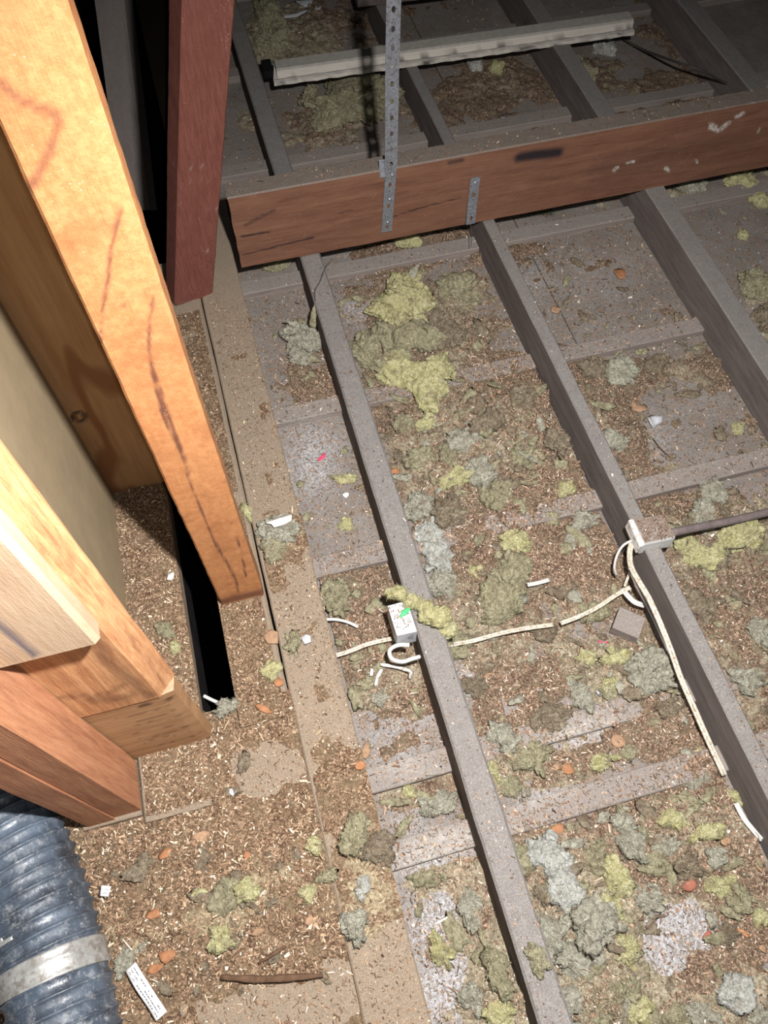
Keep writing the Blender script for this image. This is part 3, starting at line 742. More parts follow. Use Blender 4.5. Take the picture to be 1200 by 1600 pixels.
def density(X, Y):
    d = np.zeros_like(X); wv = np.zeros_like(X)
    for x, y, rx, ry, a, k in BW:
        g = a * np.exp(-(((X - x) / rx) ** 2 + ((Y - y) / ry) ** 2)); d += g; wv += g * k
    wv = wv / (d + 1e-6)
    d = np.clip(d * .93, 0, 1.1)
    return d, wv
def layer(name, label, x0, x1, y0, y1, z, res=.005, dens=None, hmax=.020, wool_amp=.020, bias=.30, seed=100, parent=None, base_cover=0.0):
    nx = int((x1 - x0) / res); ny = int((y1 - y0) / res)
    X, Y = np.meshgrid(np.linspace(x0, x1, nx), np.linspace(y0, y1, ny))
    d, wv = (dens or density)(X, Y)
    n1 = fbm(P3(X * 16, Y * 16), 4, seed); n2 = fbm(P3(X * 55, Y * 55), 3, seed + 10); n3 = fbm(P3(X * 34, Y * 34), 4, seed + 20, True)
    h = (d - bias + n1 * .45 + n2 * .22 + base_cover)
    n4 = fbm(P3(X * 110, Y * 110), 2, seed + 40)
    H = np.clip(h, -1, 1) * hmax + np.clip(h, 0, 1) * (n2 * .6 + n4 * .3 + .1) * hmax + np.clip(wv * 1.3 - .3, 0, 1) * np.clip(h + .1, 0, 1) * np.clip(n3 + .3, 0, 1) * wool_amp
    # do not climb over the timber edges: taper at the borders
    Z = z + H
    keep = (H > -.0015)
    F = gridF(nx, ny); k = keep.ravel(); Fm = F[k[F].any(1)]
    used = np.zeros(nx * ny, bool); used[Fm.ravel()] = True
    idx = np.cumsum(used) - 1
    Zc = np.where(keep, Z, z - .002)
    V = P3(X, Y, Zc).reshape(-1, 3)[used]
    wool = np.clip(wv + fbm(P3(X * 12, Y * 12), 3, seed + 30) * .35, 0, 1).ravel()[used]
    o = mesh(name, V, idx[Fm], MAT['debris_tan'] if seed >= 105 else MAT['debris'], parent, {'wool': wool})
    tag(o, label, 'debris', None, 'stuff')
    def height(xs, ys):
        ix = np.clip(((xs - x0) / (x1 - x0) * (nx - 1)).round().astype(int), 0, nx - 1); iy = np.clip(((ys - y0) / (y1 - y0) * (ny - 1)).round().astype(int), 0, ny - 1)
        return np.maximum(Z[iy, ix], z)
    return height, (dens or density)
BAYS = []
for nm, lb, x0, x1, sd in (('debris_layer', 'wood dust and scraps in the narrow bay between wall plate and first joist', .051, .198, 101),
                          ('debris_layer', 'wood dust and matted wool in the bay between the first two joists', .246, .668, 102),
                          ('debris_layer', 'wood dust and matted wool in the bay right of the boxed joist', .716, 1.107, 103),
                          ('debris_layer', 'dust and scraps in the far right bay beyond the bare joist', 1.163, 1.572, 104)):
    hf, df = layer(nm, lb, x0, x1, -.35, 3.0, .002, .0048, None, .025, .026, .30, sd)
    BAYS.append((x0, x1, hf))
# platform at the lower left
def dens_pf(X, Y):
    d = np.full_like(X, .62); wv = np.full_like(X, .12)
    for px, py, rx, ry, a, k in ((420, 1200, 60, 50, -1.1, 0), (430, 1290, 40, 40, -.4, 0), (400, 1580, 90, 40, -.9, 0), (540, 1570, 70, 60, -.8, 0), (520, 1500, 50, 40, -.4, 0), (380, 1400, 120, 60, .3, .3), (250, 1370, 90, 50, .3, 0), (190, 1450, 50, 60, .3, .4), (350, 1420, 60, 40, .3, .5),
                                 (480, 1440, 80, 50, .4, 0), (300, 1290, 80, 40, .35, 0), (555, 1290, 30, 50, .4, .6), (20, 1500, 60, 120, .3, .1), (260, 1570, 120, 40, -.25, 0), (450, 1340, 70, 40, .2, .2)):
        c = at(px, py, ZF); mx, my = pxm(px, py, ZF)
        g = np.exp(-(((X - c[0]) / (rx * mx)) ** 2 + ((Y - c[1]) / (ry * my)) ** 2)); d = d + g * a; wv = wv + g * k
    return d, np.clip(wv, 0, 1)
hp, dp = layer('debris_layer', 'thick layer of wood dust and shavings over the platform at the lower left', -.95, -.052, -.40, .452, ZF + .001, .0045, dens_pf, .014, .012, .18, 105)
BAYS_P = hp
def dens_ledge(X, Y): return np.full_like(X, .55), np.full_like(X, .05)
hl, _ = layer('debris_layer', 'wood dust spread on the ledge board left of the black gap', -.325, -.212, .300, .94, .100, .0045, dens_ledge, .006, .002, .18, 106)
def dens_p2(X, Y): return .55 + .3 * np.exp(-((Y - .45) / .15) ** 2), np.full_like(X, .15)
h2, _ = layer('debris_layer', 'wood dust on the short plank under the orange post', -.150, -.068, .405, 1.40, ZP, .0045, dens_p2, .009, .004, .25, 107)
def dens_p1(X, Y):
    d = np.full_like(X, -.12); wv = np.full_like(X, .1)
    for px, py, rx, ry, a, k in ((450, 880, 60, 60, .35, 0), (430, 830, 40, 40, .5, .8), (540, 1230, 60, 60, .55, 0), (580, 1330, 50, 90, .8, .5), (560, 1430, 40, 60, .5, .3), (500, 1080, 50, 60, .2, 0), (600, 1500, 60, 60, -.1, 0)):
        c = at(px, py, ZP); mx, my = pxm(px, py, ZP)
        g = np.exp(-(((X - c[0]) / (rx * mx)) ** 2 + ((Y - c[1]) / (ry * my)) ** 2)); d = d + g * a; wv = wv + g * k
    return d, np.clip(wv, 0, 1)
h1, _ = layer('debris_layer', 'patches of wood dust and wool scraps on the long wall plate', -.048, .045, -.35, 1.40, ZP + .001, .0045, dens_p1, .009, .010, .30, 108)

# ------------------------------------------------------------ shavings (loose chips, far past counting)
def chips(name, label, x, y, z, size=(.0022, .008), seed=1, lift=.0015, bright=0.0):
    r = np.random.default_rng(seed); n = len(x)
    L = r.gamma(2.2, size[1] / 4.2, n).clip(.0018, .022); W = r.uniform(size[0] * .35, size[0] * 1.15, n)
    big = r.random(n) < .06; W[big] *= 2.2; L[big] *= 1.2
    a = r.uniform(0, 2 * math.pi, n); pitch = r.normal(0, .35, n); roll = r.normal(0, .5, n); curl = r.normal(0, .35, n) * L
    d = np.stack([np.cos(a) * np.cos(pitch), np.sin(a) * np.cos(pitch), np.sin(pitch)], -1)
    s = np.stack([-np.sin(a) * np.cos(roll), np.cos(a) * np.cos(roll), np.sin(roll)], -1)
    u = np.cross(d, s)
    c = np.stack([x, y, z + lift * r.random(n) + .0008 + np.abs(np.sin(pitch)) * L * .35], -1)
    k = np.stack([-d * L[:, None] / 2 - s * W[:, None] / 2, -d * L[:, None] / 2 + s * W[:, None] / 2,
                  s * W[:, None] / 2 + u * curl[:, None] * .5, -s * W[:, None] / 2 + u * curl[:, None] * .5,
                  d * L[:, None] / 2 + s * W[:, None] * .3, d * L[:, None] / 2 - s * W[:, None] * .3], 1) + c[:, None]
    base = np.arange(n)[:, None] * 6
    F = np.concatenate([base + np.array([[0, 1, 2, 3]]), base + np.array([[3, 2, 4, 5]])], 0)
    tone = np.repeat(np.clip(r.beta(2.0, 2.2, n) + bright + (r.random(n) < .05) * .45, 0, 1), 6)
    o = mesh(name, k.reshape(-1, 3), F, MAT['chips_gold'] if 310 <= seed <= 313 else MAT['chips'], None, {'tone': tone}, smooth=False)
    tag(o, label, 'shavings', None, 'stuff'); return o
def scatter(n, x0, x1, y0, y1, dens, seed, floorp=.15, pw=1.2):
    r = np.random.default_rng(seed); x = r.uniform(x0, x1, n); y = r.uniform(y0, y1, n)
    d, wv = dens(x, y); cl_ = .5 + .6 * fbm(P3(x * 18, y * 18), 3, seed)
    p = floorp + np.clip(d, 0, 1) ** pw * (1 - .72 * wv) * np.clip(cl_, .1, 1)
    k = r.random(n) < p
    return x[k], y[k]
bats = np.array([b[0] for b in BAT_Y])
def zb(hf, x, y):
    z = hf(x, y); on = (np.abs(y[:, None] - bats[None]) < .022).any(1)
    return np.maximum(z, np.where(on, .0205, 0.0))
for i, ((x0, x1, hf), nn) in enumerate(zip(BAYS, (38000, 125000, 80000, 40000))):
    x, y = scatter(nn, x0, x1, -.3, 1.5, density, 200 + i)
    x2, y2 = scatter(nn // 8, x0, x1, 1.5, 2.7, density, 230 + i)
    x = np.concatenate([x, x2]); y = np.concatenate([y, y2])
    chips('wood_shavings', ['loose brown shavings in the narrow bay beside the wall plate', 'loose brown shavings in the bay between the first two joists', 'loose brown shavings in the bay right of the boxed joist', 'loose brown shavings in the far right bay'][i], x, y, zb(hf, x, y), seed=300 + i)
x, y = scatter(100000, -.95, -.055, -.38, .45, dens_pf, 210, .12, 1.0)
chips('wood_shavings', 'loose golden shavings heaped on the platform at the lower left', x, y, BAYS_P(x, y), (.0023, .0085), 310, .003, .08)
x, y = scatter(9000, -.325, -.214, .296, .94, dens_ledge, 211, .3, 1.0)
chips('wood_shavings', 'fine golden shavings on the ledge board', x, y, hl(x, y), (.0019, .0055), 311, .002, .12)
x, y = scatter(7000, -.148, -.07, .41, 1.40, dens_p2, 212, .3, 1.0)
chips('wood_shavings', 'fine shavings on the short plank beside the orange post', x, y, h2(x, y), (.0019, .0055), 312, .002, .05)
x, y = scatter(15000, -.046, .044, -.35, 1.42, dens_p1, 213, .26, 1.0)
chips('wood_shavings', 'fine shavings sprinkled along the long wall plate', x, y, h1(x, y), (.0019, .0055), 313, .002, .05)
def dens_j(X, Y): return .12 + .5 * (vn(P3(X * 0, Y * 7), 3) > .25), np.zeros_like(X)
for i, (xc, wd, nn, lb, yk) in enumerate(((.2215, .042, 2600, 'sparse shavings lying on top of the thin joist', 1.45), (.70, .030, 1700, 'sparse shavings lying on top of the boxed joist', 1.45), (1.135, .046, 700, 'few shavings lying on top of the bare right joist', 1.45))):
    x, y = scatter(nn, xc - wd / 2, xc + wd / 2, -.3, yk, dens_j, 220 + i, .12, 1)
    if i == 1: x = x - .0078 * (y + .95) + .006
    chips('wood_shavings', lb, x, y, np.full_like(x, ZJ + .001), (.0018, .005), 320 + i, .001)
x, y = scatter(1200, .06, 2.0, BY - .022, BY + .022, dens_j, 225, .25, 1)
chips('wood_shavings', 'grey dust flakes along the top of the hanging beam', x, y, np.full_like(x, .3155), (.002, .006), 325, .001)

# long pale fibres and straws lying in the debris
def straws(name, label, x, y, z, seed, col='chips'):
    r = np.random.default_rng(seed); n = len(x); L = r.gamma(3, .0032, n).clip(.004, .02); W_ = r.uniform(.00015, .00045, n)[:, None]
    a = r.uniform(0, 2 * math.pi, n); d = np.stack([np.cos(a), np.sin(a), r.normal(0, .15, n)], -1); s = np.stack([-np.sin(a), np.cos(a), r.normal(0, .4, n)], -1)
    bend = s * (r.normal(0, .22, n) * L)[:, None]; c = np.stack([x, y, z + .001 + .004 * r.random(n)], -1)
    rows = []
    for t, k in ((-.5, 0), (-.18, .8), (.18, .8), (.5, 0)):
        m = c + d * (L * t)[:, None] + bend * k; rows += [m - s * W_, m + s * W_]
    V = np.stack(rows, 1).reshape(-1, 3); b = np.arange(n)[:, None] * 8
    F = np.concatenate([b + [[0, 1, 3, 2]], b + [[2, 3, 5, 4]], b + [[4, 5, 7, 6]]], 0)
    tone = np.repeat(np.clip(r.normal(.5, .2, n), 0, .9), 8)
    tag(mesh(name, V, F, MAT[col], None, {'tone': tone}, smooth=False), label, 'straws', None, 'stuff')
MAT['fibre'] = mat_chips('pale_fibres', [(0, (.07, .055, .035)), (.4, (.16, .13, .08)), (.75, (.27, .23, .15)), (1, (.45, .41, .31))])
for i, ((x0, x1, hf), nn) in enumerate(zip(BAYS, (14000, 46000, 32000, 16000))):
    r = np.random.default_rng(900 + i); x = r.uniform(x0, x1, nn); y = r.uniform(-.3, 1.5, nn); d, wv = density(x, y)
    k = r.random(nn) < .03 + d * (.25 + wv * .9) * np.clip(.5 + .9 * fbm(P3(x * 14, y * 14), 3, 77), .05, 1); x, y = x[k], y[k]
    straws('loose_fibres', ['loose wool fibres and straws in the narrow bay', 'loose wool fibres and straws between the first two joists', 'loose wool fibres and straws right of the boxed joist', 'loose wool fibres and straws in the far right bay'][i], x, y, zb(hf, x, y), 910 + i, 'fibre')
x, y = scatter(4500, -.95, -.055, -.38, .45, dens_pf, 940, .1, 1.0)
straws('loose_fibres', 'loose straws on the platform at the lower left', x, y, hp(x, y), 941, 'chips_gold')

# ------------------------------------------------------------ wool clumps
def ico(sub=4):
    import bmesh
    bm = bmesh.new(); bmesh.ops.create_icosphere(bm, subdivisions=sub, radius=1.0)
    V = np.array([v.co[:] for v in bm.verts]); F = np.array([[v.index for v in f.verts] for f in bm.faces]); bm.free(); return V, F
ICO = {k: ico(k) for k in (3, 4, 5)}
def surface_z(x, y):
    if x < -.205 and y > .29: return .104
    if x < -.15: return float(hp(np.array([x]), np.array([y]))[0]) if y < .4 else ZP
    if x < -.055 and y > .40: return ZP + .004
    if x < -.052: return float(hp(np.array([x]), np.array([y]))[0])
    if x < .048: return ZP + .002
    if .197 < x < .246: return ZJ
    for x0, x1, hf in BAYS:
        if x0 <= x <= x1: return max(.002, float(hf(np.array([x]), np.array([y]))[0]) - .003)
    return .0
def clump(px, py, rx, ry, rot, kind, label, hgt=.55, seed=0, z=None, fuzz=1.0, spiky=1.0, group=None, square=False):
    """a torn piece of mineral wool: many overlapping ragged lobes in one mesh, with loose fibres"""
    zb_ = z
    if zb_ is None:
        c = at(px, py, .02); zb_ = surface_z(c[0], c[1]); c = at(px, py, zb_ + .006)
        zb_ = surface_z(c[0], c[1])
    c = at(px, py, zb_ + .008)
    mx, my = pxm(px, py, zb_)
    ax, ay = rx * mx, ry * my; r0 = (ax * ay) ** .5
    r = np.random.default_rng(int(seed * 13 + px * 7 + py))
    nl = int(np.clip(4 + r0 * 420, 5, 22)); hz = min(r0 * hgt * .85, .024)
    sub = 5 if r0 > .040 else (4 if r0 > .013 else 3)
    V0, F0 = ICO[sub]
    if sub == 5: nl = min(nl, 9)
    Vs, Fs, Ds, n = [], [], [], 0
    for k in range(nl):
        a = r.uniform(0, 2 * math.pi); q = math.sqrt(r.random()) * (.80 if k else 0)
        if square: ox, oy = r.uniform(-.75, .75) * ax, r.uniform(-.75, .75) * ay
        else: ox, oy = math.cos(a) * q * ax, math.sin(a) * q * ay
        ls = r.uniform(.26, .52) * (1.25 if k == 0 else 1) * (1.15 - .45 * q)
        el = r.uniform(.6, 1.7); th = r.uniform(0, math.pi)
        s = seed * 3.7 + k * 11.1 + px * .13
        lump = fbm(V0 * 1.5 + s, 4, 11, True); low = fbm(V0 * 1.0 + s, 2, 12); det = fbm(V0 * 6.5 + s, 4, 13)
        rad = 1.0 + .65 * low + .34 * lump + .26 * det
        P = V0 * rad[:, None] * np.array([ls * r0 * el, ls * r0 / el ** .6, max(hz * r.uniform(.45, .95), .0025)])
        ct, s_t = math.cos(th), math.sin(th)
        P = np.stack([P[:, 0] * ct - P[:, 1] * s_t, P[:, 0] * s_t + P[:, 1] * ct, P[:, 2]], -1)
        P[:, 0] *= (ax / r0) ** .6; P[:, 1] *= (ay / r0) ** .6
        tl = r.normal(0, .18, 2); P[:, 2] += P[:, 0] * tl[0] + P[:, 1] * tl[1]
        P += np.array([ox, oy, hz * r.uniform(-.15, .55) * (1 - .5 * q)])
        Vs.append(P); Fs.append(F0 + n); n += len(V0); Ds.append(np.clip((lump + .40) * .95, 0, 1))
    Pp = np.vstack(Vs); Pp += (np.stack([fbm(Pp * 90 + seed, 3, 21), fbm(Pp * 90 + seed + 9, 3, 22), fbm(Pp * 90 + seed + 5, 3, 23)], -1)) * min(.0045, r0 * .22)
    warp = Pp + np.stack([fbm(Pp * 45 + seed, 2, 31), fbm(Pp * 45 + seed + 3, 2, 32), 0 * Pp[:, 0]], -1) * .012
    rg = fbm(warp * np.array([75, 75, 25]) + seed, 4, 41, True)
    cen = Pp.mean(0); rad_ = Pp - cen; rad_ /= np.linalg.norm(rad_, axis=1, keepdims=True) + 1e-9; rad_[:, 2] += .6
    Pp = Pp + rad_ * ((rg - .15) * min(.0085, r0 * .42))[:, None]
    Pp[:, 2] = np.maximum(Pp[:, 2], -hz * .45)
    ca, sa = math.cos(rot), math.sin(rot)
    Pp = np.stack([Pp[:, 0] * ca - Pp[:, 1] * sa, Pp[:, 0] * sa + Pp[:, 1] * ca, Pp[:, 2]], -1)
    nf = int(min(5200, 350 + 1500000 * r0 * r0) * fuzz)
    fi = r.integers(0, len(Pp), nf)
    L = r.uniform(.003, .010, nf) * (.55 + min(r0, .03) * 20)
    p = Pp[fi]; nrm = p - np.array([0, 0, -hz * .4]); nrm /= (np.linalg.norm(nrm, axis=1, keepdims=True) + 1e-9)
    rnd = r.normal(0, 1, (nf, 3)) * np.array([1, 1, .5]); tang = rnd - nrm * (rnd * nrm).sum(1, keepdims=True); tang /= np.linalg.norm(tang, axis=1, keepdims=True)
    d = tang + nrm * r.uniform(-.05, .5, nf)[:, None]; d /= np.linalg.norm(d, axis=1, keepdims=True)
    sd = np.cross(d, nrm); sd /= np.linalg.norm(sd, axis=1, keepdims=True) + 1e-9; wd = r.uniform(.0002, .0006, nf)[:, None]
    bend = sd * (r.normal(0, .35, nf) * L)[:, None] - nrm * (r.random(nf) * .3 * L)[:, None]
    p0_ = p + nrm * .0006
    f5 = np.stack([p0_ - sd * wd, p0_ + sd * wd, p0_ + d * L[:, None] * .5 + sd * wd, p0_ + d * L[:, None] * .5 - sd * wd, p0_ + d * L[:, None] + bend], 1)
    b = len(Pp) + np.arange(nf)[:, None] * 5
    tri = np.concatenate(Fs + [b + [[0, 1, 2]], b + [[0, 2, 3]], b + [[3, 2, 4]]], 0)
    Vv = np.vstack([Pp, f5.reshape(-1, 3)])
    dp_ = np.concatenate(Ds); fb = np.clip(r.beta(2, 2, nf) * (.35 + dp_[fi]), .05, 1)  # fibres in hollows get darker tones, crevice shade put into their colour
    deep = np.concatenate([dp_, np.full(nf * 5, .8)]); fib = np.concatenate([np.zeros(len(Pp)), np.repeat(fb, 5)])
    loc = (c[0], c[1], zb_ + hz * .40)
    o = mesh('wool_clump', Vv, tri, MAT['wool_' + kind], None, {'deep': deep, 'fib': fib}, world=False)
    o.location = loc
    tag(o, label, 'wool clump', group)
    return o
Y_, O_, G_, W_, B_ = 'yellow', 'olive', 'grey', 'white', 'brown'
W = [
 (1010, 1400, 20, 18, .2, G_, 'pale grey-green wool lump just left of the whitened patch at the lower right', .6),
 (930, 1340, 22, 20, .4, O_, 'olive wool heap between the pale sloping sheet and the pale plume', .6),
 (860, 1460, 24, 26, .2, G_, 'grey-green wool mat beside the thin joist, under the pale sloping sheet', .5),
 (1045, 1320, 22, 14, .1, G_, 'pale flattened wool between the yellow-green roll and the olive heap', .5),
 (840, 1500, 14, 26, .2, O_, 'olive wool bank on the right flank of the thin joist near the bottom edge', .6),
 (1060, 1590, 26, 16, .1, O_, 'olive wool mat at the bottom edge below the whitened patch', .5),
 (1140, 1460, 16, 14, .1, B_, 'brown wool tuft right of the whitened patch beside the narrow orange leaf', .5),
 (740, 1560, 20, 24, .1, G_, 'grey wool wad near the bottom edge in the narrow bay', .6),
 (860, 1120, 30, 16, .1, B_, 'brown wool drift above the whitened batten in the middle bay', .5),
 (850, 990, 24, 12, .1, B_, 'brown wool wisp just below the dusty twin cable', .5),
 (930, 960, 22, 12, .3, O_, 'olive wool clinging below the climbing end of the dusty twin cable', .5),
 (720, 1010, 22, 18, .2, O_, 'olive wool heap where the cable emerges from behind the thin joist', .6),
 (740, 1070, 18, 14, .2, B_, 'brown wool bit left below the broad tan flake', .5),
 (1170, 1060, 22, 20, .2, G_, 'grey-green wool wad in the far right bay beside the joist top', .5),
 (1090, 940, 18, 22, .2, B_, 'brown wool ridge in the far right bay beside the boxed joist', .5),
 (870, 690, 16, 18, .1, B_, 'brown wool tuft against the left flank of the boxed joist', .5),
 (760, 660, 26, 16, .1, B_, 'brown wool drift around the hooked dark wire', .5),
 (636, 478, 38, 50, -.35, Y_, 'large pointed slab of bright yellow wool with black specks, nearest the beam', .45),
 (598, 545, 42, 42, .3, O_, 'tangled olive wool heap between the thin joist and the yellow lump', .5),
 (668, 583, 46, 38, .2, Y_, 'big lumpy bright yellow wool clump with a crumbly lower edge', .6),
 (618, 580, 30, 26, .2, Y_, 'yellowish wool lump wedged between the big yellow clump and the thin joist', .5),
 (650, 528, 34, 20, .2, O_, 'olive wool ridge between the speckled slab and the lumpy yellow clump', .5),
 (692, 520, 26, 26, .6, B_, 'brown dusty wool right of the speckled yellow slab', .5),
 (714, 450, 24, 26, .5, O_, 'olive wool tuft lying alone right of the speckled yellow slab', .5),
 (474, 538, 26, 28, .2, G_, 'grey-green wool clump with pointed tips resting against the thin joist', .8),
 (640, 375, 20, 9, .1, Y_, 'small yellow wool scrap just below the foot of the nailed strap', .5),
 (432, 410, 18, 11, .1, O_, 'olive wool scrap under the left end of the hanging beam', .5),
 (540, 747, 20, 6, -.3, Y_, 'thin yellow wool streak beside the white mould patch', .5),
 (540, 817, 12, 8, .2, Y_, 'small pale yellow wool scrap alone on the grey sheet below the mould patch', .5),
 (430, 828, 24, 20, .3, G_, 'grey wool tuft under a white flake on the long wall plate', .5),
 (424, 852, 16, 24, .2, O_, 'olive-yellow wool smear on the wall plate beside the foot of the orange post', .3),
 (525, 930, 20, 28, .2, O_, 'olive wool clump between the wall plate and the white switch box', .6),
 (672, 838, 20, 22, .3, W_, 'whitish matted wool against the thin joist, upper lump', .6),
 (686, 868, 22, 22, .3, W_, 'whitish matted wool against the thin joist, lower lump', .6),
 (690, 915, 22, 24, .3, G_, 'grey wool lump just above the wool strand draped on the joist', .5),
 (806, 848, 20, 18, .3, Y_, 'vivid yellow wool lump in the middle bay above the large olive pad', .6),
 (800, 900, 34, 26, .3, O_, 'large olive wool pad in the middle bay, upper half', .5),
 (782, 938, 44, 30, .2, O_, 'large olive wool pad in the middle bay, lower half', .5),
 (742, 890, 10, 9, .2, Y_, 'tiny yellow wool scrap left of the vivid yellow lump', .5),
 (632, 662, 16, 12, .4, O_, 'olive scrap directly below the big lumpy yellow clump', .5),
 (668, 664, 15, 13, .2, Y_, 'small yellow scrap below and right of the lumpy yellow clump', .5),
 (728, 690, 24, 14, -.3, G_, 'grey wool fold in the upper middle bay', .5),
 (700, 715, 13, 22, -.1, O_, 'upright olive wool curl in the upper middle bay', .6),
 (752, 738, 20, 20, .2, G_, 'rounded grey wool ball in the middle bay', .6),
 (712, 748, 26, 10, .3, Y_, 'flat yellowish wool strip left of the rounded grey ball', .5),
 (812, 716, 22, 14, .1, O_, 'olive wool lump right of the rounded grey ball', .5),
 (775, 775, 24, 18, .1, O_, 'olive-brown wool lump below the rounded grey ball', .5),
 (655, 720, 22, 14, .1, O_, 'olive wool strip next to the thin joist in the upper middle bay', .5),
 (655, 790, 26, 16, .4, G_, 'grey curled wool beside the dark hollow at the thin joist', .6),
 (700, 800, 20, 24, -.4, B_, 'brown dusty wool ridge above the whitish matted wool', .6),
 (883, 763, 16, 8, .2, Y_, 'small yellow scrap beside the boxed joist', .5),
 (910, 812, 22, 10, .1, G_, 'grey wool strip just left of the dusty conduit box', .5),
 (820, 620, 16, 18, .1, B_, 'brown wool scrap beside the boxed joist, level with the lumpy yellow clump', .5),
 (970, 580, 18, 20, .2, G_, 'grey-green wool ball in the right bay below the bare sheet', .6),
 (1025, 568, 20, 9, .2, B_, 'flat dusty wool scrap right of the grey-green ball', .5),
 (925, 575, 18, 12, .2, B_, 'brown wool scrap left of the grey-green ball, near the boxed joist', .5),
 (1153, 668, 10, 7, .2, Y_, 'single small yellow scrap on the bare sheet beside the right joist', .5),
 (960, 690, 14, 16, .2, G_, 'torn grey scrap leaning on the right flank of the boxed joist', .6),
 (1112, 768, 16, 18, .2, G_, 'upper lump of grey-green wool hanging over the batten right of the conduit box', .7),
 (1100, 805, 15, 22, -.3, G_, 'lower lump of grey-green wool between batten and conduit', .7),
 (1160, 835, 42, 18, .2, Y_, 'yellow wool pad below the grey conduit', .5),
 (1092, 862, 34, 22, -.3, Y_, 'yellow wool tangle right of the dusty conduit box', .5),
 (1110, 892, 14, 14, -.3, O_, 'olive tail of the tangle below the conduit', .5),
 (1145, 937, 18, 10, -.3, O_, 'small olive scrap in the far right bay below the yellow pad', .5),
 (1190, 985, 14, 18, -.3, G_, 'grey-green wool piece near the right edge, level with the cut white cable', .6),
 (1185, 455, 26, 26, .5, O_, 'olive wool slab in the far right bay beside the bare joist', .5),
 (1192, 498, 18, 16, .2, B_, 'brown-grey wool lump just below the olive slab in the far right bay', .5),
 (1157, 284, 20, 13, 0, Y_, 'yellow wool lump right below the hanging beam at the far right', .5),
 (1190, 313, 14, 10, 0, Y_, 'pale yellow wool scrap below and right of the lump under the beam', .5),
 (1080, 290, 20, 12, 0, G_, 'dim grey wool under the beam left of the yellow lump', .5),
 (1163, 366, 6, 7, 0, Y_, 'tiny yellow-green scrap alone on the far right sheet', .5),
 (912, 1030, 18, 12, .3, Y_, 'yellow wool lump left of its twin near the joist with the long cable', .5),
 (962, 1027, 20, 13, -.1, Y_, 'rounded yellow wool lump nearest the joist with the long cable', .5),
 (950, 1068, 18, 14, -.1, Y_, 'yellow-green wool lump below the rounded one', .5),
 (905, 1085, 16, 26, .3, G_, 'upright pale grey-green wool lump left of the grey pebble', .5),
 (1015, 1050, 30, 28, .3, G_, 'large dusty grey wool mound beside the long cable', .6),
 (1050, 1105, 26, 10, .1, B_, 'thin brownish wool strip below the grey mound', .5),
 (885, 1143, 8, 14, 0, Y_, 'short yellow plug of wool standing on the whitened batten', .7),
 (788, 1152, 22, 22, .3, G_, 'pale knobbly wool at the right flank of the thin joist', .6),
 (830, 1178, 34, 16, .1, O_, 'olive wool drift running right from the pale knobbly lump', .4),
 (768, 1205, 10, 22, .1, Y_, 'yellow wool curl pressed against the right flank of the thin joist', .6),
 (800, 1230, 14, 14, .1, O_, 'small olive wool scrap at the left end of the lower batten', .5),
 (942, 1192, 28, 11, .1, Y_, 'long rounded yellow wool lump above the lower batten', .6),
 (985, 1177, 8, 10, 0, O_, 'small olive scrap right of the long rounded yellow lump', .5),
 (1095, 1177, 8, 9, 0, Y_, 'small yellow-green scrap left of the long cable', .5),
 (976, 1284, 16, 13, 0, G_, 'rounded pale wool lump below the lower batten', .6),
 (1052, 1282, 26, 12, -.5, Y_, 'yellow-green wool roll near the dark hollow at the right', .6),
 (1110, 1300, 34, 9, 0, Y_, 'long thin yellow wool roll reaching right to the cable end', .6),
 (1150, 1245, 12, 14, .4, Y_, 'yellow wool wisp where the long cable dives under the debris', .6),
 (1090, 1222, 26, 8, .1, G_, 'pale wool strip left of where the long cable disappears', .5),
 (862, 1340, 22, 40, .45, W_, 'pale sloping wool sheet beside the thin joist, upper piece', .4),
 (888, 1385, 26, 34, .3, W_, 'pale sloping wool sheet, lower piece near the central strand', .4),
 (818, 1340, 13, 38, .3, O_, 'olive wool strip hugging the lower right flank of the thin joist', .5),
 (848, 1395, 12, 16, .3, B_, 'brown curled wool between the joist and the pale sheet', .6),
 (965, 1370, 15, 36, .1, Y_, 'upright yellow-green wool strand in the lower middle bay', .7),
 (952, 1425, 18, 26, -.2, Y_, 'yellow strand continuing down beside the curled grey flap', .6),
 (925, 1440, 34, 28, .2, G_, 'curled grey wool flap left of the yellow strand', .7),
 (900, 1430, 20, 20, .2, B_, 'brown hollow wool fold above the curled grey flap', .6),
 (988, 1320, 16, 30, .1, G_, 'pale wool plume above the upright yellow-green strand', .6),
 (978, 1485, 18, 28, .1, Y_, 'bright yellow wool lump below the upright strand', .6),
 (905, 1500, 34, 30, .1, G_, 'grey matted wool pad in the lower middle bay', .5),
 (870, 1560, 26, 32, .1, G_, 'grey-olive wool pad at the lower edge next to the thin joist', .5),
 (975, 1545, 22, 18, .1, O_, 'olive wool ball at the lower edge of the middle bay', .6),
 (1000, 1580, 22, 22, .3, Y_, 'pale yellow wool lump at the bottom edge of the middle bay', .6),
 (940, 1590, 26, 16, .3, O_, 'olive wool lump at the bottom edge left of the pale yellow lump', .5),
 (1125, 1385, 22, 20, .1, Y_, 'forked yellow wool lump at the lower right', .6),
 (1160, 1405, 18, 16, -.3, O_, 'olive tail right of the forked yellow lump', .5),
 (1192, 1432, 12, 14, -.3, Y_, 'yellow-green wool scrap at the right edge below the olive tail', .5),
 (1122, 1345, 11, 20, .3, G_, 'pointed grey wool scrap above the forked yellow lump', .6),
 (1075, 1355, 28, 14, .1, B_, 'brownish wool heap left of the pointed grey scrap', .5),
 (1020, 1345, 24, 16, .1, O_, 'olive wool heap right of the pale plume', .5),
 (1155, 1555, 30, 24, .3, W_, 'pale grey wool lump near the bottom right corner', .6),
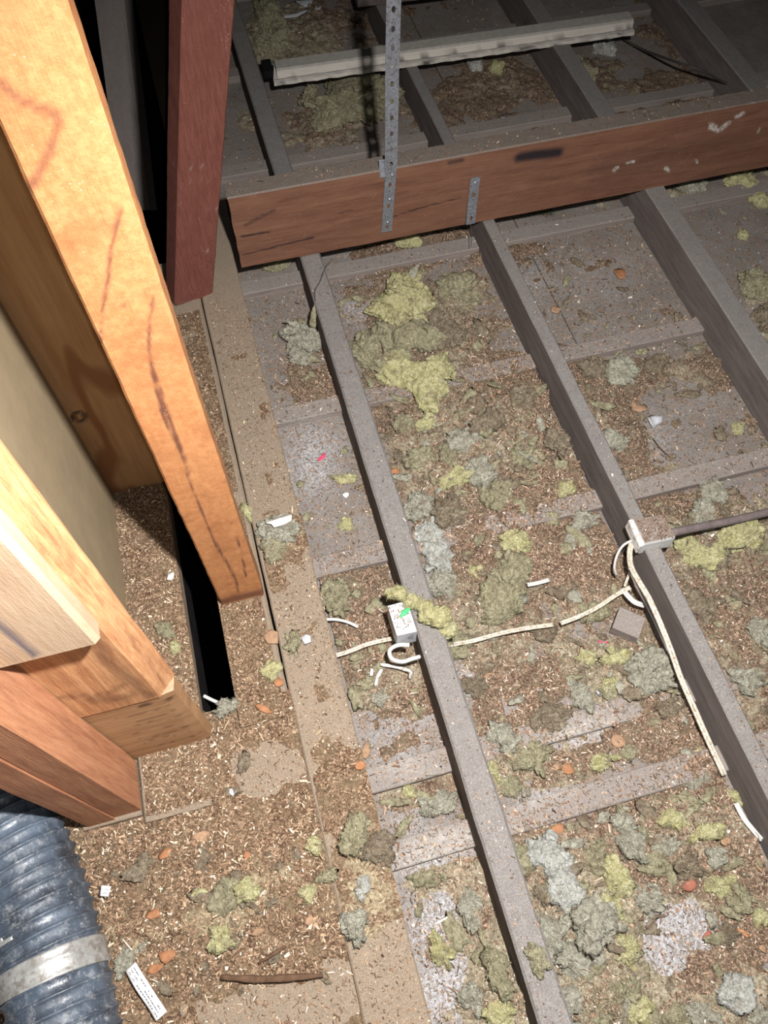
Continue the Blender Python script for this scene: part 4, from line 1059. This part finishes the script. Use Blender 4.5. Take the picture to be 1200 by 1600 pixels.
 (1100, 1585, 24, 20, .3, G_, 'grey wool lump at the bottom edge left of the corner lump', .6),
 (1190, 1588, 18, 18, .3, G_, 'grey wool scrap in the bottom right corner', .6),
 (640, 1238, 14, 8, 0, Y_, 'small yellow wool scrap on the first lower batten of the narrow bay', .6),
 (665, 1255, 12, 18, .2, G_, 'grey wool curl between the two lower battens of the narrow bay', .6),
 (693, 1257, 20, 16, .3, G_, 'pale grey wool coil beside the thin joist between the two lower battens', .6),
 (668, 1372, 30, 9, -.2, O_, 'olive wool strip just below the whitened batten', .5),
 (735, 1420, 14, 28, -.2, G_, 'grey wool drift along the thin joist in the narrow bay', .5),
 (690, 1484, 12, 28, .05, Y_, 'yellow wool roll alone on the whitened sheet', .7),
 (775, 1515, 20, 44, .05, O_, 'long olive wool bank against the black side of the thin joist', .6),
 (780, 1580, 20, 24, .3, Y_, 'yellow-green wool lump at the bottom edge left of the thin joist', .5),
 (598, 1088, 14, 12, .3, G_, 'small grey-green wool scrap below the broken white frame', .6),
 (578, 1062, 20, 10, .5, O_, 'olive wool wisp left of the broken white frame', .4),
 (388, 1390, 21, 17, -.5, Y_, 'bright yellow wool tuft at the upper right of the platform cluster', .6),
 (343, 1466, 19, 20, .2, Y_, 'bright yellow wool tuft lowest in the platform cluster', .6),
 (350, 1405, 24, 26, .3, O_, 'dusty olive wool rag in the middle of the platform cluster', .5),
 (311, 1398, 8, 12, .3, Y_, 'tiny yellow-green wool scrap at the left of the platform cluster', .5),
 (492, 1322, 14, 11, -.3, Y_, 'clean bright yellow wool flake near the edge of the wall plate', .5),
 (478, 1395, 14, 11, .1, Y_, 'pale yellow wool flake between the platform cluster and the long grey roll', .5),
 (512, 1367, 20, 8, .1, O_, 'dusty yellow wool wisp below the clean bright flake', .5),
 (552, 1440, 15, 34, .05, G_, 'long grey-green wool roll lying on the wall plate, lower part', .7),
 (566, 1388, 9, 18, -.25, W_, 'pale tip at the upper end of the long grey-green wool roll', .7),
 (552, 1300, 18, 36, -.25, O_, 'dark olive wool mound casting a shadow on the wall plate', .8),
 (592, 1325, 24, 26, .1, B_, 'brown dusty wool beside the dark olive mound on the wall plate', .5),
 (424, 1047, 15, 12, .1, Y_, 'yellow wool tuft on the plank next to an orange leaf', .6),
 (457, 1004, 11, 16, .1, O_, 'flat olive-yellow wool smear on the wall plate beside the grey chip', .2),
 (386, 797, 5, 17, .2, Y_, 'yellow wool shred stuck in the crack beside the orange post', .6),
 (257, 985, 10, 18, .5, O_, 'yellowish wool shred on the ledge board, upper piece', .4),
 (272, 1010, 12, 8, -.3, Y_, 'yellowish wool shred on the ledge board, lower piece', .4),
 (352, 1105, 18, 12, .3, G_, 'grey fluff hanging over the near end of the black gap', .6),
 (193, 1500, 9, 26, -.4, G_, 'grey-green wool strip between the duct and the paper strip', .5),
 (222, 1478, 14, 7, .6, G_, 'faint grey wool wisp above the paper strip', .3),
 (520, 165, 58, 34, .1, O_, 'flat yellow-green insulation piece on the sheet behind the beam', .35),
 (590, 150, 24, 34, .1, O_, 'dim insulation scrap behind the hanging strap', .35),
 (430, 70, 32, 18, -.2, O_, 'dim olive wool fold behind the red strut near the top', .6),
 (418, 28, 16, 28, .1, O_, 'dim upright wool fold at the top edge right of the red strut', .6),
 (743, 100, 11, 9, .1, W_, 'white fluff scrap just below the white moulding', .6),
 (776, 106, 10, 9, .1, Y_, 'mustard wool scrap next to the white fluff below the moulding', .6),
 (908, 115, 17, 17, .1, O_, 'dim olive wool lump between the two joists beyond the beam', .5),
 (945, 75, 18, 9, .1, W_, 'pale cobwebby fluff below the right end of the moulding', .3),
]
for i, (px, py, rx, ry, rot, kind, lb, hg) in enumerate(W):
    clump(px, py, rx, ry, rot, kind, lb, hg, i + 1, square='insulation piece' in lb)
def draped():
    pts = [(612, 925, .118), (640, 938, .128), (664, 950, .128), (684, 965, .122), (693, 985, .10)]
    V = []; F = []; r = np.random.default_rng(5)
    V0, F0 = ICO[4]; Vs, Fs, n = [], [], 0
    for k in range(17):
        t = k / 16 * (len(pts) - 1); i = min(int(t), len(pts) - 2); u = t - i
        a = np.array(pts[i]) * (1 - u) + np.array(pts[i + 1]) * u
        c = at(a[0], a[1], a[2]); rad = .0085 + .0045 * math.sin(k * 1.7); c = c + r.normal(0, .0045, 3) * np.array([1, 1, .4]); rad *= r.uniform(.75, 1.3)
        q = V0 * 2 + k * 5; rr = 1 + .35 * fbm(q, 4, 3, True) + .2 * fbm(V0 * 6 + k, 2, 4)
        Vs.append(V0 * rr[:, None] * np.array([rad * 1.25, rad * 1.1, rad * .85]) + c); Fs.append(F0 + n); n += len(V0)
    # fibres
    base = np.vstack(Vs); base += np.stack([fbm(base * 110, 3, 21), fbm(base * 110 + 9, 3, 22), fbm(base * 110 + 5, 3, 23)], -1) * .007; base += (fbm(base * np.array([70, 70, 40]), 3, 41, True) * .004)[:, None] * np.array([.5, .5, 1]); Vs = [base]; nf = 4500; fi = r.integers(0, len(base), nf); p = base[fi]; d = r.normal(0, 1, (nf, 3)); d /= np.linalg.norm(d, axis=1, keepdims=True)
    L = r.uniform(.004, .011, nf)[:, None]; sd = np.cross(d, r.normal(0, 1, (nf, 3))); sd /= np.linalg.norm(sd, axis=1, keepdims=True); wd = .0004
    f3 = np.stack([p - sd * wd, p + sd * wd, p + d * L], 1)
    tri = np.vstack(Fs + [n + np.arange(nf)[:, None] * 3 + np.array([[0, 1, 2]])])
    o = mesh('wool_strand', np.vstack([base, f3.reshape(-1, 3)]), tri, MAT['wool_yellow'], None, {'deep': np.full(n + nf * 3, .7), 'fib': np.concatenate([np.zeros(n), np.repeat(r.uniform(.1, .9, nf), 3)])})
    thing(o, 'yellow wool strand draped across the thin joist above the white box', 'wool clump')
draped()
# pointed tips of the speckled slab and of the clump at the joist
def tip(px, py, px2, py2, z0, z1, wd, mat, nm, label):
    a = at(px, py, z0); b = at(px2, py2, z1); m = (a + b) / 2 + np.array([0, 0, .01])
    return tube(nm, [a, m, b], [wd, wd * .8, wd * .55, wd * .3, wd * .1], mat, None, 8, label, 'wool clump', .35, 6)
tip(640, 440, 655, 412, .02, .055, .016, MAT['wool_grey'], 'wool_tip', 'grey curled tip at the top of the speckled yellow slab')
tip(488, 510, 494, 470, .05, .11, .010, MAT['wool_olive'], 'wool_tip', 'olive spike rising from the grey-green clump toward the beam')
tip(462, 515, 443, 500, .03, .06, .009, MAT['wool_grey'], 'wool_tip', 'short left-hand tip of the grey-green clump by the thin joist')
tube('bent_stalk', [at(494, 478, .10), at(492, 455, .12), at(500, 440, .12), at(508, 420, .13), at(519, 404, .14)], .0013, MAT['wirebrown'], None, 6, 'thin bent stalk standing up from the thin joist near the beam', 'stalk')

# small unnamed scraps: far too many and too ragged to count
def scraps(name, label, n, x0, x1, y0, y1, hf, dens, seed, mat):
    r = np.random.default_rng(seed); V0, F0 = ico(3) if False else ICO[3]; Vs, Fs, k, D, FB = [], [], 0, [], []
    tries = 0
    while len(Vs) < n and tries < n * 8:
        tries += 1
        x, y = r.uniform(x0, x1), r.uniform(y0, y1); d, wv = dens(np.array([x]), np.array([y]))
        if r.random() > (.12 + d[0] * wv[0] * 1.1): continue
        s = r.gamma(2.2, .0021) + .0018; s = min(s, .012); sc = np.array([s * r.uniform(.8, 2.2), s * r.uniform(.5, 1.0), s * .38])
        q = V0 * 1.3 + r.uniform(0, 99); rr = 1 + .55 * fbm(q, 3, 5, True) + .8 * fbm(V0 * 1.1 + x * 50, 2, 6) + .35 * fbm(V0 * 5 + y * 30, 2, 7); p = V0 * rr[:, None] * sc; p[:, 2] += r.normal(0, .3) * p[:, 0] + r.normal(0, .3) * p[:, 1]
        a = r.uniform(0, 6.3); ca, sa = math.cos(a), math.sin(a); p = np.stack([p[:, 0] * ca - p[:, 1] * sa, p[:, 0] * sa + p[:, 1] * ca, p[:, 2]], -1)
        z = float(hf(np.array([x]), np.array([y]))[0])
        Vs.append(p + np.array([x, y, z + s * .25])); Fs.append(F0 + k); k += len(V0); D.append(np.clip(rr * .6, 0, 1)); FB.append(np.zeros(len(V0)))
        m = 26; fi = r.integers(0, len(V0), m); pp = p[fi] + np.array([x, y, z + s * .25]); dd = r.normal(0, 1, (m, 3)) * np.array([1, 1, .4]); dd /= np.linalg.norm(dd, axis=1, keepdims=True)
        sd = np.cross(dd, r.normal(0, 1, (m, 3))); sd /= np.linalg.norm(sd, axis=1, keepdims=True)
        f3 = np.stack([pp - sd * .0004, pp + sd * .0004, pp + dd * (.003 + s * .9)], 1).reshape(-1, 3)
        Vs.append(f3); Fs.append(k + np.arange(m * 3).reshape(-1, 3)); k += m * 3; D.append(np.full(m * 3, .7)); FB.append(np.repeat(r.uniform(.1, .9, m), 3))
    o = mesh(name, np.vstack(Vs), np.vstack(Fs), mat, None, {'deep': np.concatenate(D), 'fib': np.concatenate(FB)})
    tag(o, label, 'wool scraps', None, 'stuff')
scraps('wool_scraps', 'tiny olive wool scraps strewn between the first two joists', 420, .25, .66, -.25, 1.45, BAYS[1][2], density, 501, MAT['wool_olive'])
scraps('wool_scraps', 'tiny brown wool scraps strewn between the first two joists', 420, .25, .66, -.25, 1.45, BAYS[1][2], density, 502, MAT['wool_brown'])
scraps('wool_scraps', 'tiny pale wool scraps strewn between the first two joists', 150, .25, .66, -.25, 1.1, BAYS[1][2], density, 503, MAT['wool_grey'])
scraps('wool_scraps', 'tiny brown wool scraps right of the boxed joist', 300, .72, 1.1, 0, 1.4, BAYS[2][2], density, 504, MAT['wool_brown'])
scraps('wool_scraps', 'tiny olive wool scraps right of the boxed joist', 160, .72, 1.1, 0, 1.4, BAYS[2][2], density, 505, MAT['wool_olive'])
scraps('wool_scraps', 'tiny wool scraps in the narrow bay beside the wall plate', 130, .055, .195, -.2, 1.4, BAYS[0][2], density, 506, MAT['wool_olive'])
scraps('wool_scraps', 'tiny dusty wool scraps on the platform at the lower left', 160, -.5, -.06, -.2, .38, hp, dens_pf, 507, MAT['wool_brown'])

# ------------------------------------------------------------ flakes, leaves, chips one can point to
def flake(px, py, rx, ry, rot, mat, label, cat='flake', sides=9, z=None, jag=.18, name='wood_flake', tilt=.12, th=.0012, seed=0, curl=.15):
    r = np.random.default_rng(int(px * 3 + py * 7 + seed))
    zz = z
    if zz is None:
        c = at(px, py, .02); zz = surface_z(c[0], c[1]) + .004; c = at(px, py, zz); zz = max(surface_z(c[0], c[1]), .001) + .005
    c = at(px, py, zz); mx, my = pxm(px, py, zz); ax, ay = rx * mx, ry * my
    n = sides; V = [(0, 0, 0)]
    for ring, q in ((0, .55), (1, 1.0)):
        for k in range(n):
            a = 2 * math.pi * k / n; j = 1 + (r.normal(0, jag) if ring else 0)
            V.append((math.cos(a) * ax * q * j, math.sin(a) * ay * q * j, curl * q * q * max(ax, ay) * math.cos(2 * a + seed)))
    V = np.array(V); F = [(0, 1 + k, 1 + (k + 1) % n) for k in range(n)] + [(1 + k, 1 + n + k, 1 + n + (k + 1) % n, 1 + (k + 1) % n) for k in range(n)]
    o = mesh(name, V, F, mat, None, world=False); o.location = (c[0], c[1], zz + .001)
    o.rotation_euler = (r.normal(0, tilt), r.normal(0, tilt), rot)
    solidify(o, th); tag(o, label, cat); return o
LO, LT, LDk = MAT['leaf_orange'], MAT['leaf'], MAT['leaf_dark']
FL = [
 (968, 427, 9, 9, 0, LO, 'round rust-orange disc alone on the bare grey sheet', 12, .03),
 (869, 482, 9, 5, .5, LT, 'small tan flake left of the rust-orange disc', 6, .3),
 (663, 516, 8, 6, 0, LO, 'orange flake caught in the brown wool below the speckled slab', 8, .1),
 (1002, 638, 15, 11, .3, LT, 'crumpled tan leaf on the debris in the right bay', 7, .3),
 (617, 738, 8, 7, 0, LO, 'small orange flake touching the right flank of the thin joist', 8, .15),
 (688, 808, 7, 7, .2, LO, 'small orange flake above the whitish matted wool', 6, .2),
 (840, 655, 6, 20, .3, LT, 'folded tan strip leaning against the boxed joist', 6, .2),
 (755, 1054, 15, 9, .3, LT, 'broad tan flake below the cable in the middle bay', 8, .15),
 (966, 1157, 12, 11, 0, LT, 'round tan disc between the two lower battens of the middle bay', 12, .04),
 (887, 1202, 10, 9, 0, LO, 'round orange flake left of the long rounded yellow lump', 10, .08),
 (867, 1198, 8, 6, 0, LT, 'small tan flake just left of the round orange flake', 7, .15),
 (870, 1298, 12, 10, 0, LO, 'bright orange oval flake beneath the lower batten', 10, .1),
 (1134, 1315, 10, 7, 0, LT, 'salmon oval flake under the long thin yellow roll', 10, .08),
 (1076, 1382, 12, 11, 0, LDk, 'round red-brown disc left of the forked yellow lump', 12, .04),
 (849, 1388, 8, 11, 0, LT, 'tan flake between the thin joist and the pale wool sheet', 8, .15),
 (1162, 1458, 11, 5, -.8, LO, 'narrow orange leaf at the lower right', 6, .1),
 (1190, 1482, 9, 8, -.3, LT, 'pale tan leaf at the right edge', 6, .25),
 (1187, 1352, 8, 8, .3, LT, 'small tan flake at the right edge near the cable end', 6, .25),
 (1105, 1462, 9, 5, .3, LDk, 'pinkish flake on the whitened sheet at the lower right', 7, .2),
 (424, 995, 13, 13, .2, LT, 'large square tan chip on the plank beside the crack', 5, .15),
 (413, 1108, 14, 6, -.6, LO, 'orange leaf on the plank below the yellow tuft', 6, .15),
 (435, 1068, 9, 7, .4, LO, 'curled orange flake next to the yellow tuft on the plank', 6, .2),
 (563, 1196, 10, 7, 0, LO, 'rounded orange flake at the edge of the wall plate', 8, .1),
 (572, 1174, 6, 13, -.5, LT, 'narrow tan flake standing above the rounded orange one', 6, .2),
 (642, 1322, 8, 12, .4, LDk, 'red-brown pod on the whitened batten', 9, .06),
 (240, 1428, 14, 8, .2, LO, 'orange flake between the duct and the platform cluster', 6, .25),
 (265, 1493, 16, 9, .3, LO, 'ragged orange flake right above the paper strip', 6, .3),
 (243, 1514, 16, 10, .3, LO, 'broad orange flake touching the paper strip', 7, .25),
 (386, 1336, 7, 7, .1, LO, 'small square orange chip in the middle of the platform', 4, .05),
 (312, 1312, 17, 11, .3, LT, 'large tan flake on the platform below the ledge board end', 7, .2),
 (258, 1335, 12, 8, .3, LO, 'orange flake left of the large tan flake', 5, .2),
 (402, 1456, 12, 7, .1, LT, 'tan block-like chip right of the lowest yellow tuft', 4, .1),
 (487, 1436, 14, 8, .4, LT, 'long tan chip left of the long grey-green roll', 6, .2),
 (540, 968, 6, 5, .2, LT, 'tiny tan flake on the debris beside the short white cable', 6, .2),
 (1016, 836, 5, 5, .2, LO, 'tiny square orange flake above the conduit box', 4, .05),
]
for i, (px, py, rx, ry, rot, m, lb, sd, jg) in enumerate(FL):
    flake(px, py, rx, ry, rot, m, lb, 'flake', sd, None, jg, 'wood_flake', seed=i)
flake(437, 815, 24, 7, .15, MAT['whitebit'], 'long white flake lying on the grey wool tuft', 'flake', 9, ZP + .030, .2, 'white_flake', .1)
flake(1021, 657, 12, 9, .1, MAT['greybit'], 'pale bluish shell-like chip in the right bay', 'chip', 10, None, .08, 'shell_chip', curl=.5)
flake(480, 998, 8, 8, .3, MAT['greybit'], 'small grey stone chip on the wall plate', 'chip', 5, None, .2, 'stone_chip', th=.004)
flake(940, 1082, 8, 7, .3, MAT['greybit'], 'rounded grey pebble chip beside the upright wool lump', 'chip', 8, None, .1, 'stone_chip', th=.005)
flake(267, 901, 8, 5, .3, MAT['whitebit'], 'white flake alone on the ledge board', 'flake', 7, .112, .3, 'white_flake')
flake(362, 1238, 4, 6, .1, MAT['greybit'], 'tiny grey pebble on the platform beside the ledge board end', 'chip', 8, None, .1, 'stone_chip', th=.004)
flake(503, 715, 10, 3, .6, MAT['pink'], 'bright red plastic shred on the white mould patch', 'shred', 5, .006, .15, 'plastic_shred')
flake(942, 1004, 9, 3, -.3, MAT['pink'], 'red plastic shred below the cut white cable', 'shred', 5, None, .15, 'plastic_shred')
flake(790, 188, 7, 9, .2, MAT['greybit'], 'pale angular chip on the sheet behind the beam', 'chip', 6, .01, .15, 'stone_chip')
flake(540, 773, 6, 4, .2, MAT['whitebit'], 'tiny white shell bit beside the thin joist', 'chip', 7, .006, .15, 'white_flake')
for i, (px, py, rx, ry, rt_) in enumerate(((475, 4, 16, 5, .1), (462, 22, 22, 3, .15), (452, 50, 10, 4, .1), (497, 12, 6, 3, .1))):
    flake(px, py, rx, ry, rt_, MAT['greybit'], ['broad pale paper scrap at the top edge behind the beam', 'long thin pale paper scrap behind the beam', 'small pale paper scrap nearest the moulding', 'tiny pale paper scrap right of the broad one'][i], 'scrap', 8, .02, .2, 'paper_scrap')

# ------------------------------------------------------------ electrical bits
def box_notched():
    zt = .121
    A_, B2, C_, D_ = at(606, 947, zt), at(636, 939, zt), at(651, 985, zt), at(620, 992, zt)
    cx = (A_ + B2 + C_ + D_) / 4; h = .052
    E0 = empty('switch_box', (cx[0], cx[1], zt - h))
    thing(E0, 'white plastic box with a round cut-out on the left flank of the thin joist', 'box')
    # lid and side walls
    def pr(p, dz): return (p[0], p[1], p[2] + dz)
    V = [A_, B2, C_, D_, pr(A_, -h), pr(B2, -h), pr(C_, -h), pr(D_, -h)]
    F = [(3, 2, 1, 0), (0, 1, 5, 4), (3, 0, 4, 7)]
    o = mesh('lid', V, F, MAT['white_plastic'], E0, smooth=False); solidify(o, .0018)
    bv = o.modifiers.new('edge', 'BEVEL'); bv.width = .0012; bv.segments = 2
    # front face with cable notch open to the right
    w_ = C_ - D_; L = np.linalg.norm(w_); w_ = w_ / L
    P = []; out = [(0, 0), (1, 0)]
    rn = .34
    arc = [(1 - .42 * math.sin(math.radians(a)) * 1.1, -.47 + .27 * math.cos(math.radians(a))) for a in range(0, 181, 20)]
    poly = [(0, 0), (1, 0)] + arc + [(1, -1), (0, -1)]
    V = [D_ + w_ * L * u + np.array([0, -.0012, v * h]) for u, v in poly]
    import bmesh
    bm = bmesh.new(); vs = [bm.verts.new(v) for v in V]; f = bm.faces.new(vs); bmesh.ops.triangulate(bm, faces=[f]); me = bpy.data.meshes.new('front_plate'); bm.to_mesh(me); bm.free()
    me.materials.append(MAT['white_plastic']); o = bpy.data.objects.new('front_plate', me); link(o, E0); o.location = -Vector(E0.location); solidify(o, .0018)
    gx = at(632, 958, zt + .002)
    o2 = tube('green_tape_scrap', [gx + [-.010, -.006, .001], gx + [0, 0, .004], gx + [.012, .006, .001]], [.002, .005, .0045, .002], MAT['green'], None, 8, 'bright green plastic scrap on top of the white box', 'scrap', .4, 4)
    r = np.random.default_rng(9); n = 160
    u, v = r.random(n), r.random(n); q = A_[None] + (B2 - A_)[None] * u[:, None] * .9 + (D_ - A_)[None] * v[:, None] * .9
    chips('wood_shavings', 'shavings lying on the lid of the white box', q[:, 0], q[:, 1], q[:, 2] + .001, (.0016, .005), 330, .001)
box_notched()
def cable(name, pts, r, mat, label, flat=.55, cat='cable', parent=None, n=8):
    return tube(name, [at(px, py, z) for px, py, z in pts], r, mat, parent, n, label, cat, flat, 5)
cable('looped_cable', [(640, 1008, .09), (622, 1008, .085), (609, 1016, .08), (612, 1029, .078), (628, 1034, .078), (642, 1030, .08), (656, 1026, .075)], .0042, MAT['cable_clean'], 'white cable loop hanging below the white box', 1.0)
cable('short_cable', [(508, 968, .035), (525, 968, .032), (543, 972, .028), (560, 980, .02)], .0032, MAT['cable_clean'], 'short clean white cable end emerging from under the wall plate', 1.0)
def flat_twin(name, pts, label, r=.0025, mat='cable'):
    """flat twin cable: two cores side by side, one object"""
    P = [at(*p) for p in pts]; root = empty(name, tuple(P[0])); thing(root, label, 'cable')
    for sgn in (-1, 1):
        Q = []
        for i, p in enumerate(P):
            a = P[max(0, i - 1)]; b = P[min(len(P) - 1, i + 1)]; t = b - a; s = np.array([-t[1], t[0], 0]); s /= np.linalg.norm(s) + 1e-9
            Q.append(p + s * r * .85 * sgn)
        tube('cable_core', Q, r, MAT[mat], root, 8, smooth_n=6)
    return root
flat_twin('twin_cable', [(518, 1026, .03), (545, 1018, .033), (570, 1008, .036), (592, 1002, .036), (612, 998, .03)], 'flat twin cable crossing the narrow bay to the white box')
flat_twin('twin_cable', [(700, 1008, .03), (740, 1001, .034), (780, 990, .036), (820, 982, .038), (864, 976, .036)], 'dusty twin cable in the middle bay, left piece')
flat_twin('twin_cable', [(876, 974, .036), (905, 963, .040), (935, 948, .042), (962, 930, .045), (985, 918, .05)], 'dusty twin cable in the middle bay, right piece climbing to the joist')
flat_twin('twin_cable', [(824, 914, .028), (840, 911, .032), (858, 906, .028)], 'short exposed bit of white cable above the dusty twin cable', .0024, 'cable_clean')
flat_twin('twin_cable', [(988, 846, .10), (984, 862, .105), (986, 885, .11), (998, 908, .118), (1014, 935, .12), (1030, 970, .112), (1048, 1015, .10), (1064, 1060, .085), (1086, 1110, .065), (1108, 1160, .045), (1132, 1211, .03)], 'long twin cable running from the dusty box down along the joist', .0031)
flat_twin('twin_cable', [(1150, 1255, .03), (1162, 1278, .032), (1176, 1296, .03), (1190, 1312, .022)], 'last visible bit of the long twin cable at the lower right', .0026, 'cable_clean')
cable('thin_cable', [(990, 843, .105), (974, 852, .108), (964, 868, .10), (960, 886, .08), (963, 898, .06)], .0026, MAT['cable_clean'], 'thin white wire arching left out of the dusty box', 1.0)
flat_twin('twin_cable', [(972, 920, .045), (982, 932, .05), (992, 941, .05), (1006, 946, .045)], 'cut white cable end beside the boxed joist', .0030, 'cable_clean')
cable('thin_cable', [(986, 890, .07), (980, 905, .06), (976, 916, .05)], .003, MAT['cable'], 'short grey-white wire below the dusty box', 1.0)
cable('thin_cable', [(318, 1087, .02), (332, 1094, .015), (348, 1101, .01)], .0035, MAT['cable_clean'], 'white cable glimpsed at the near end of the black gap', 1.0)

# dusty conduit box
def conduit_box():
    zt = .135; h = .045
    c4 = [at(990, 812, zt), at(1036, 806, zt), at(1054, 838, zt), at(1008, 848, zt)]
    c = sum(c4) / 4; E0 = empty('junction_box', (c[0], c[1], zt - h)); thing(E0, 'dusty broken white junction box on top of the joist', 'box')
    n = 12; V = []
    ring = []
    for (a, b) in zip(c4, c4[1:] + c4[:1]):
        for k in range(n): ring.append(a + (b - a) * k / n)
    ring = np.array(ring); cc = ring.mean(0)
    V = [cc + (p - cc) * q + np.array([0, 0, -.001 + .003 * fbm(p[None] * 60, 2, 4)[0]]) for q in (.5,) for p in ring]
    V = list(V) + [p + np.array([0, 0, .003 * fbm(p[None] * 60, 2, 4)[0]]) for p in ring]
    V += [p + np.array([0, 0, -.006]) + (p - cc) * .05 for p in ring]
    V += [p + np.array([0, 0, -h * (1 - .25 * abs(fbm(p[None] * 50, 2, 8)[0]))]) + (p - cc) * .04 for p in ring]
    N = len(ring); F = [tuple(f) for f in gridF(N, 4, True)] + [tuple(range(N))[::-1]]
    o = mesh('box_shell', V, [f[::-1] for f in F], MAT['boxdust'], E0, smooth=False); solidify(o, .002)
    V = [c4[0] + [-.010, .002, 0], c4[0] + [-.002, .002, .002], c4[3] + [-.002, -.004, .0], c4[3] + [-.012, -.004, -.004]]
    V = V + [v + np.array([0, 0, -.028]) for v in V]
    o = mesh('side_flange', V, [(0, 3, 2, 1), (4, 5, 6, 7), (0, 1, 5, 4), (1, 2, 6, 5), (2, 3, 7, 6), (3, 0, 4, 7)], MAT['dirty_plastic'], E0, smooth=False); bv = o.modifiers.new('edge', 'BEVEL'); bv.width = .001
    r = np.random.default_rng(19); n = 260; u, v = r.random(n), r.random(n); q = c4[0][None] + (c4[1] - c4[0])[None] * u[:, None] + (c4[3] - c4[0])[None] * v[:, None]
    chips('wood_shavings', 'dust and shavings lying on the junction box', q[:, 0], q[:, 1], q[:, 2] + .002, (.0015, .004), 331, .002, -.2)
    tube('conduit', [at(1046, 833, .118), at(1100, 822, .095), at(1150, 812, .075), at(1215, 797, .06), at(1290, 780, .06)], .0085, MAT['conduit'], None, 14, 'grey dusty conduit leaving the junction box toward the right', 'conduit')
conduit_box()
# broken white frame on the debris
fr = empty('broken_frame', tuple(at(610, 1050, .03))); thing(fr, 'broken white plastic frame half buried below the white box', 'frame')
for nm, pts in (('frame_bar', [(594, 1038, .030), (620, 1042, .034), (642, 1049, .032)]), ('frame_bar', [(642, 1049, .032), (641, 1060, .026)]), ('frame_bar', [(596, 1046, .028), (590, 1058, .028), (587, 1072, .024)]), ('frame_bar', [(581, 1045, .028), (580, 1056, .026)])):
    tube(nm, [at(*p) for p in pts], .0038, MAT['dirty_plastic'], fr, 6, flat=.6)

# timber offcuts in the middle bay
o = timber('timber_offcut', at(960, 968, .02), at(1000, 985, .02), .05, .03, MAT['batten'], None, .01, .01, .002, .002, seed=95); thing(o, 'short brown timber offcut beside the boxed joist below the cut cable', 'offcut')
o = timber('timber_offcut', at(785, 1105, .010), at(900, 1085, .012), .04, .02, MAT['batten'], None, .01, .01, .002, .002, seed=96); thing(o, 'half-buried grey timber strip above the whitened batten', 'offcut')

# sticks and paper
o = tube('stick', [at(345, 1527, ZF + .016), at(400, 1530, ZF + .018), at(450, 1528, ZF + .018), at(505, 1524, ZF + .016)], [.004, .0055, .005, .0055, .0045, .003], MAT['twig'], None, 8, 'dark bark stick lying on the platform', 'stick', .6)
o = tube('stick', [at(403, 1505, ZF + .014), at(425, 1492, ZF + .018), at(447, 1478, ZF + .016)], [.002, .003, .002], MAT['twig'], None, 6, 'small dark twig above the bark stick', 'stick', .8)
tube('stick', [at(1020, 685, .012), at(1032, 700, .012), at(1048, 715, .010)], .001, MAT['twig'], None, 6, 'thin straight twig on the bare sheet in the right bay', 'stick')
tube('stick', [at(585, 520, .02), at(597, 540, .04), at(600, 560, .03)], .0015, MAT['twig'], None, 6, 'thin twig beside the olive heap at the thin joist', 'stick')
tube('wire_bit', [at(740, 670, .03), at(745, 655, .045), at(756, 652, .045), at(764, 660, .04), at(763, 678, .03)], .0011, MAT['wirebrown'], None, 6, 'thin dark wire bent like a hook in the upper middle bay', 'wire')
tube('wire_bit', [at(1085, 855, .04), at(1150, 857, .05), at(1165, 852, .045), at(1152, 842, .045)], .0009, MAT['wirebrown'], None, 6, 'hair-thin wire over the yellow pad below the conduit', 'wire')
def paper(p0, p1, wpx, label, zz, marks):
    a = at(*p0, zz); b = at(*p1, zz); d = b - a; L = np.linalg.norm(d); d /= L; s = np.array([-d[1], d[0], 0]); w_ = wpx * pxm(*p0, zz)[0]
    root = empty('paper_strip', tuple((a + b) / 2)); thing(root, label, 'paper')
    nu, nv = 5, 22; V = []
    def zf(u, v): return .004 + .0025 * math.sin(v * 5) + .001 * math.sin(u * 3 + v * 9)
    for j in range(nv):
        for i in range(nu):
            u = i / (nu - 1) - .5; v = j / (nv - 1); V.append(a + d * L * v + s * w_ * u + np.array([0, 0, zf(u, v)]))
    solidify(mesh('sheet', V, gridF(nu, nv), MAT['paper'], root), .0004)
    Vm, Fm = [], []; r = random.Random(4)
    for row in marks:
        v = .06
        while v < .94:
            l = r.uniform(.015, .05); 
            if r.random() < .8:
                k = len(Vm)
                for vv, uu in ((v, row - .035), (v + l, row - .035), (v + l, row + .035), (v, row + .035)):
                    vv = min(vv, .96); Vm.append(a + d * L * vv + s * w_ * uu + np.array([0, 0, zf(uu, vv) + .0006]))
                Fm.append((k, k + 1, k + 2, k + 3))
            v += l + r.uniform(.008, .02)
    mesh('print_lines', Vm, Fm, MAT['ink'], root, smooth=False)
paper((205, 1510), (253, 1588), 19, 'white paper strip with tiny black print lying on the platform', ZF + .020, (-.28, -.05, .2))
paper((158, 1392), (172, 1393), 15, 'small torn white paper tag beside the duct', ZF + .03, (-.2, .15))

# bristle tuft under the beam
r = np.random.default_rng(44); Vb, Fb = [], []
for k in range(140):
    c = at(r.uniform(806, 862), r.uniform(322, 332), .03); a = r.uniform(-2.2, -.9); L = r.uniform(.012, .03)
    d = np.array([math.cos(a), math.sin(a), r.uniform(-.2, .3)]) * L; s = np.array([d[1], -d[0], 0]); s = s / np.linalg.norm(s) * .0007
    b = len(Vb); Vb += [c - s, c + s, c + d]; Fb.append((b, b + 1, b + 2))
o = mesh('bristle_tuft', Vb, Fb, MAT['bristle'], None, smooth=False); tag(o, 'dark green bristly tuft poking out below the hanging beam', 'tuft', None, 'stuff')

# nails in a joist, cobweb strands in the void
for i, (px, py) in enumerate(((652, 868), (665, 888))):
    pass
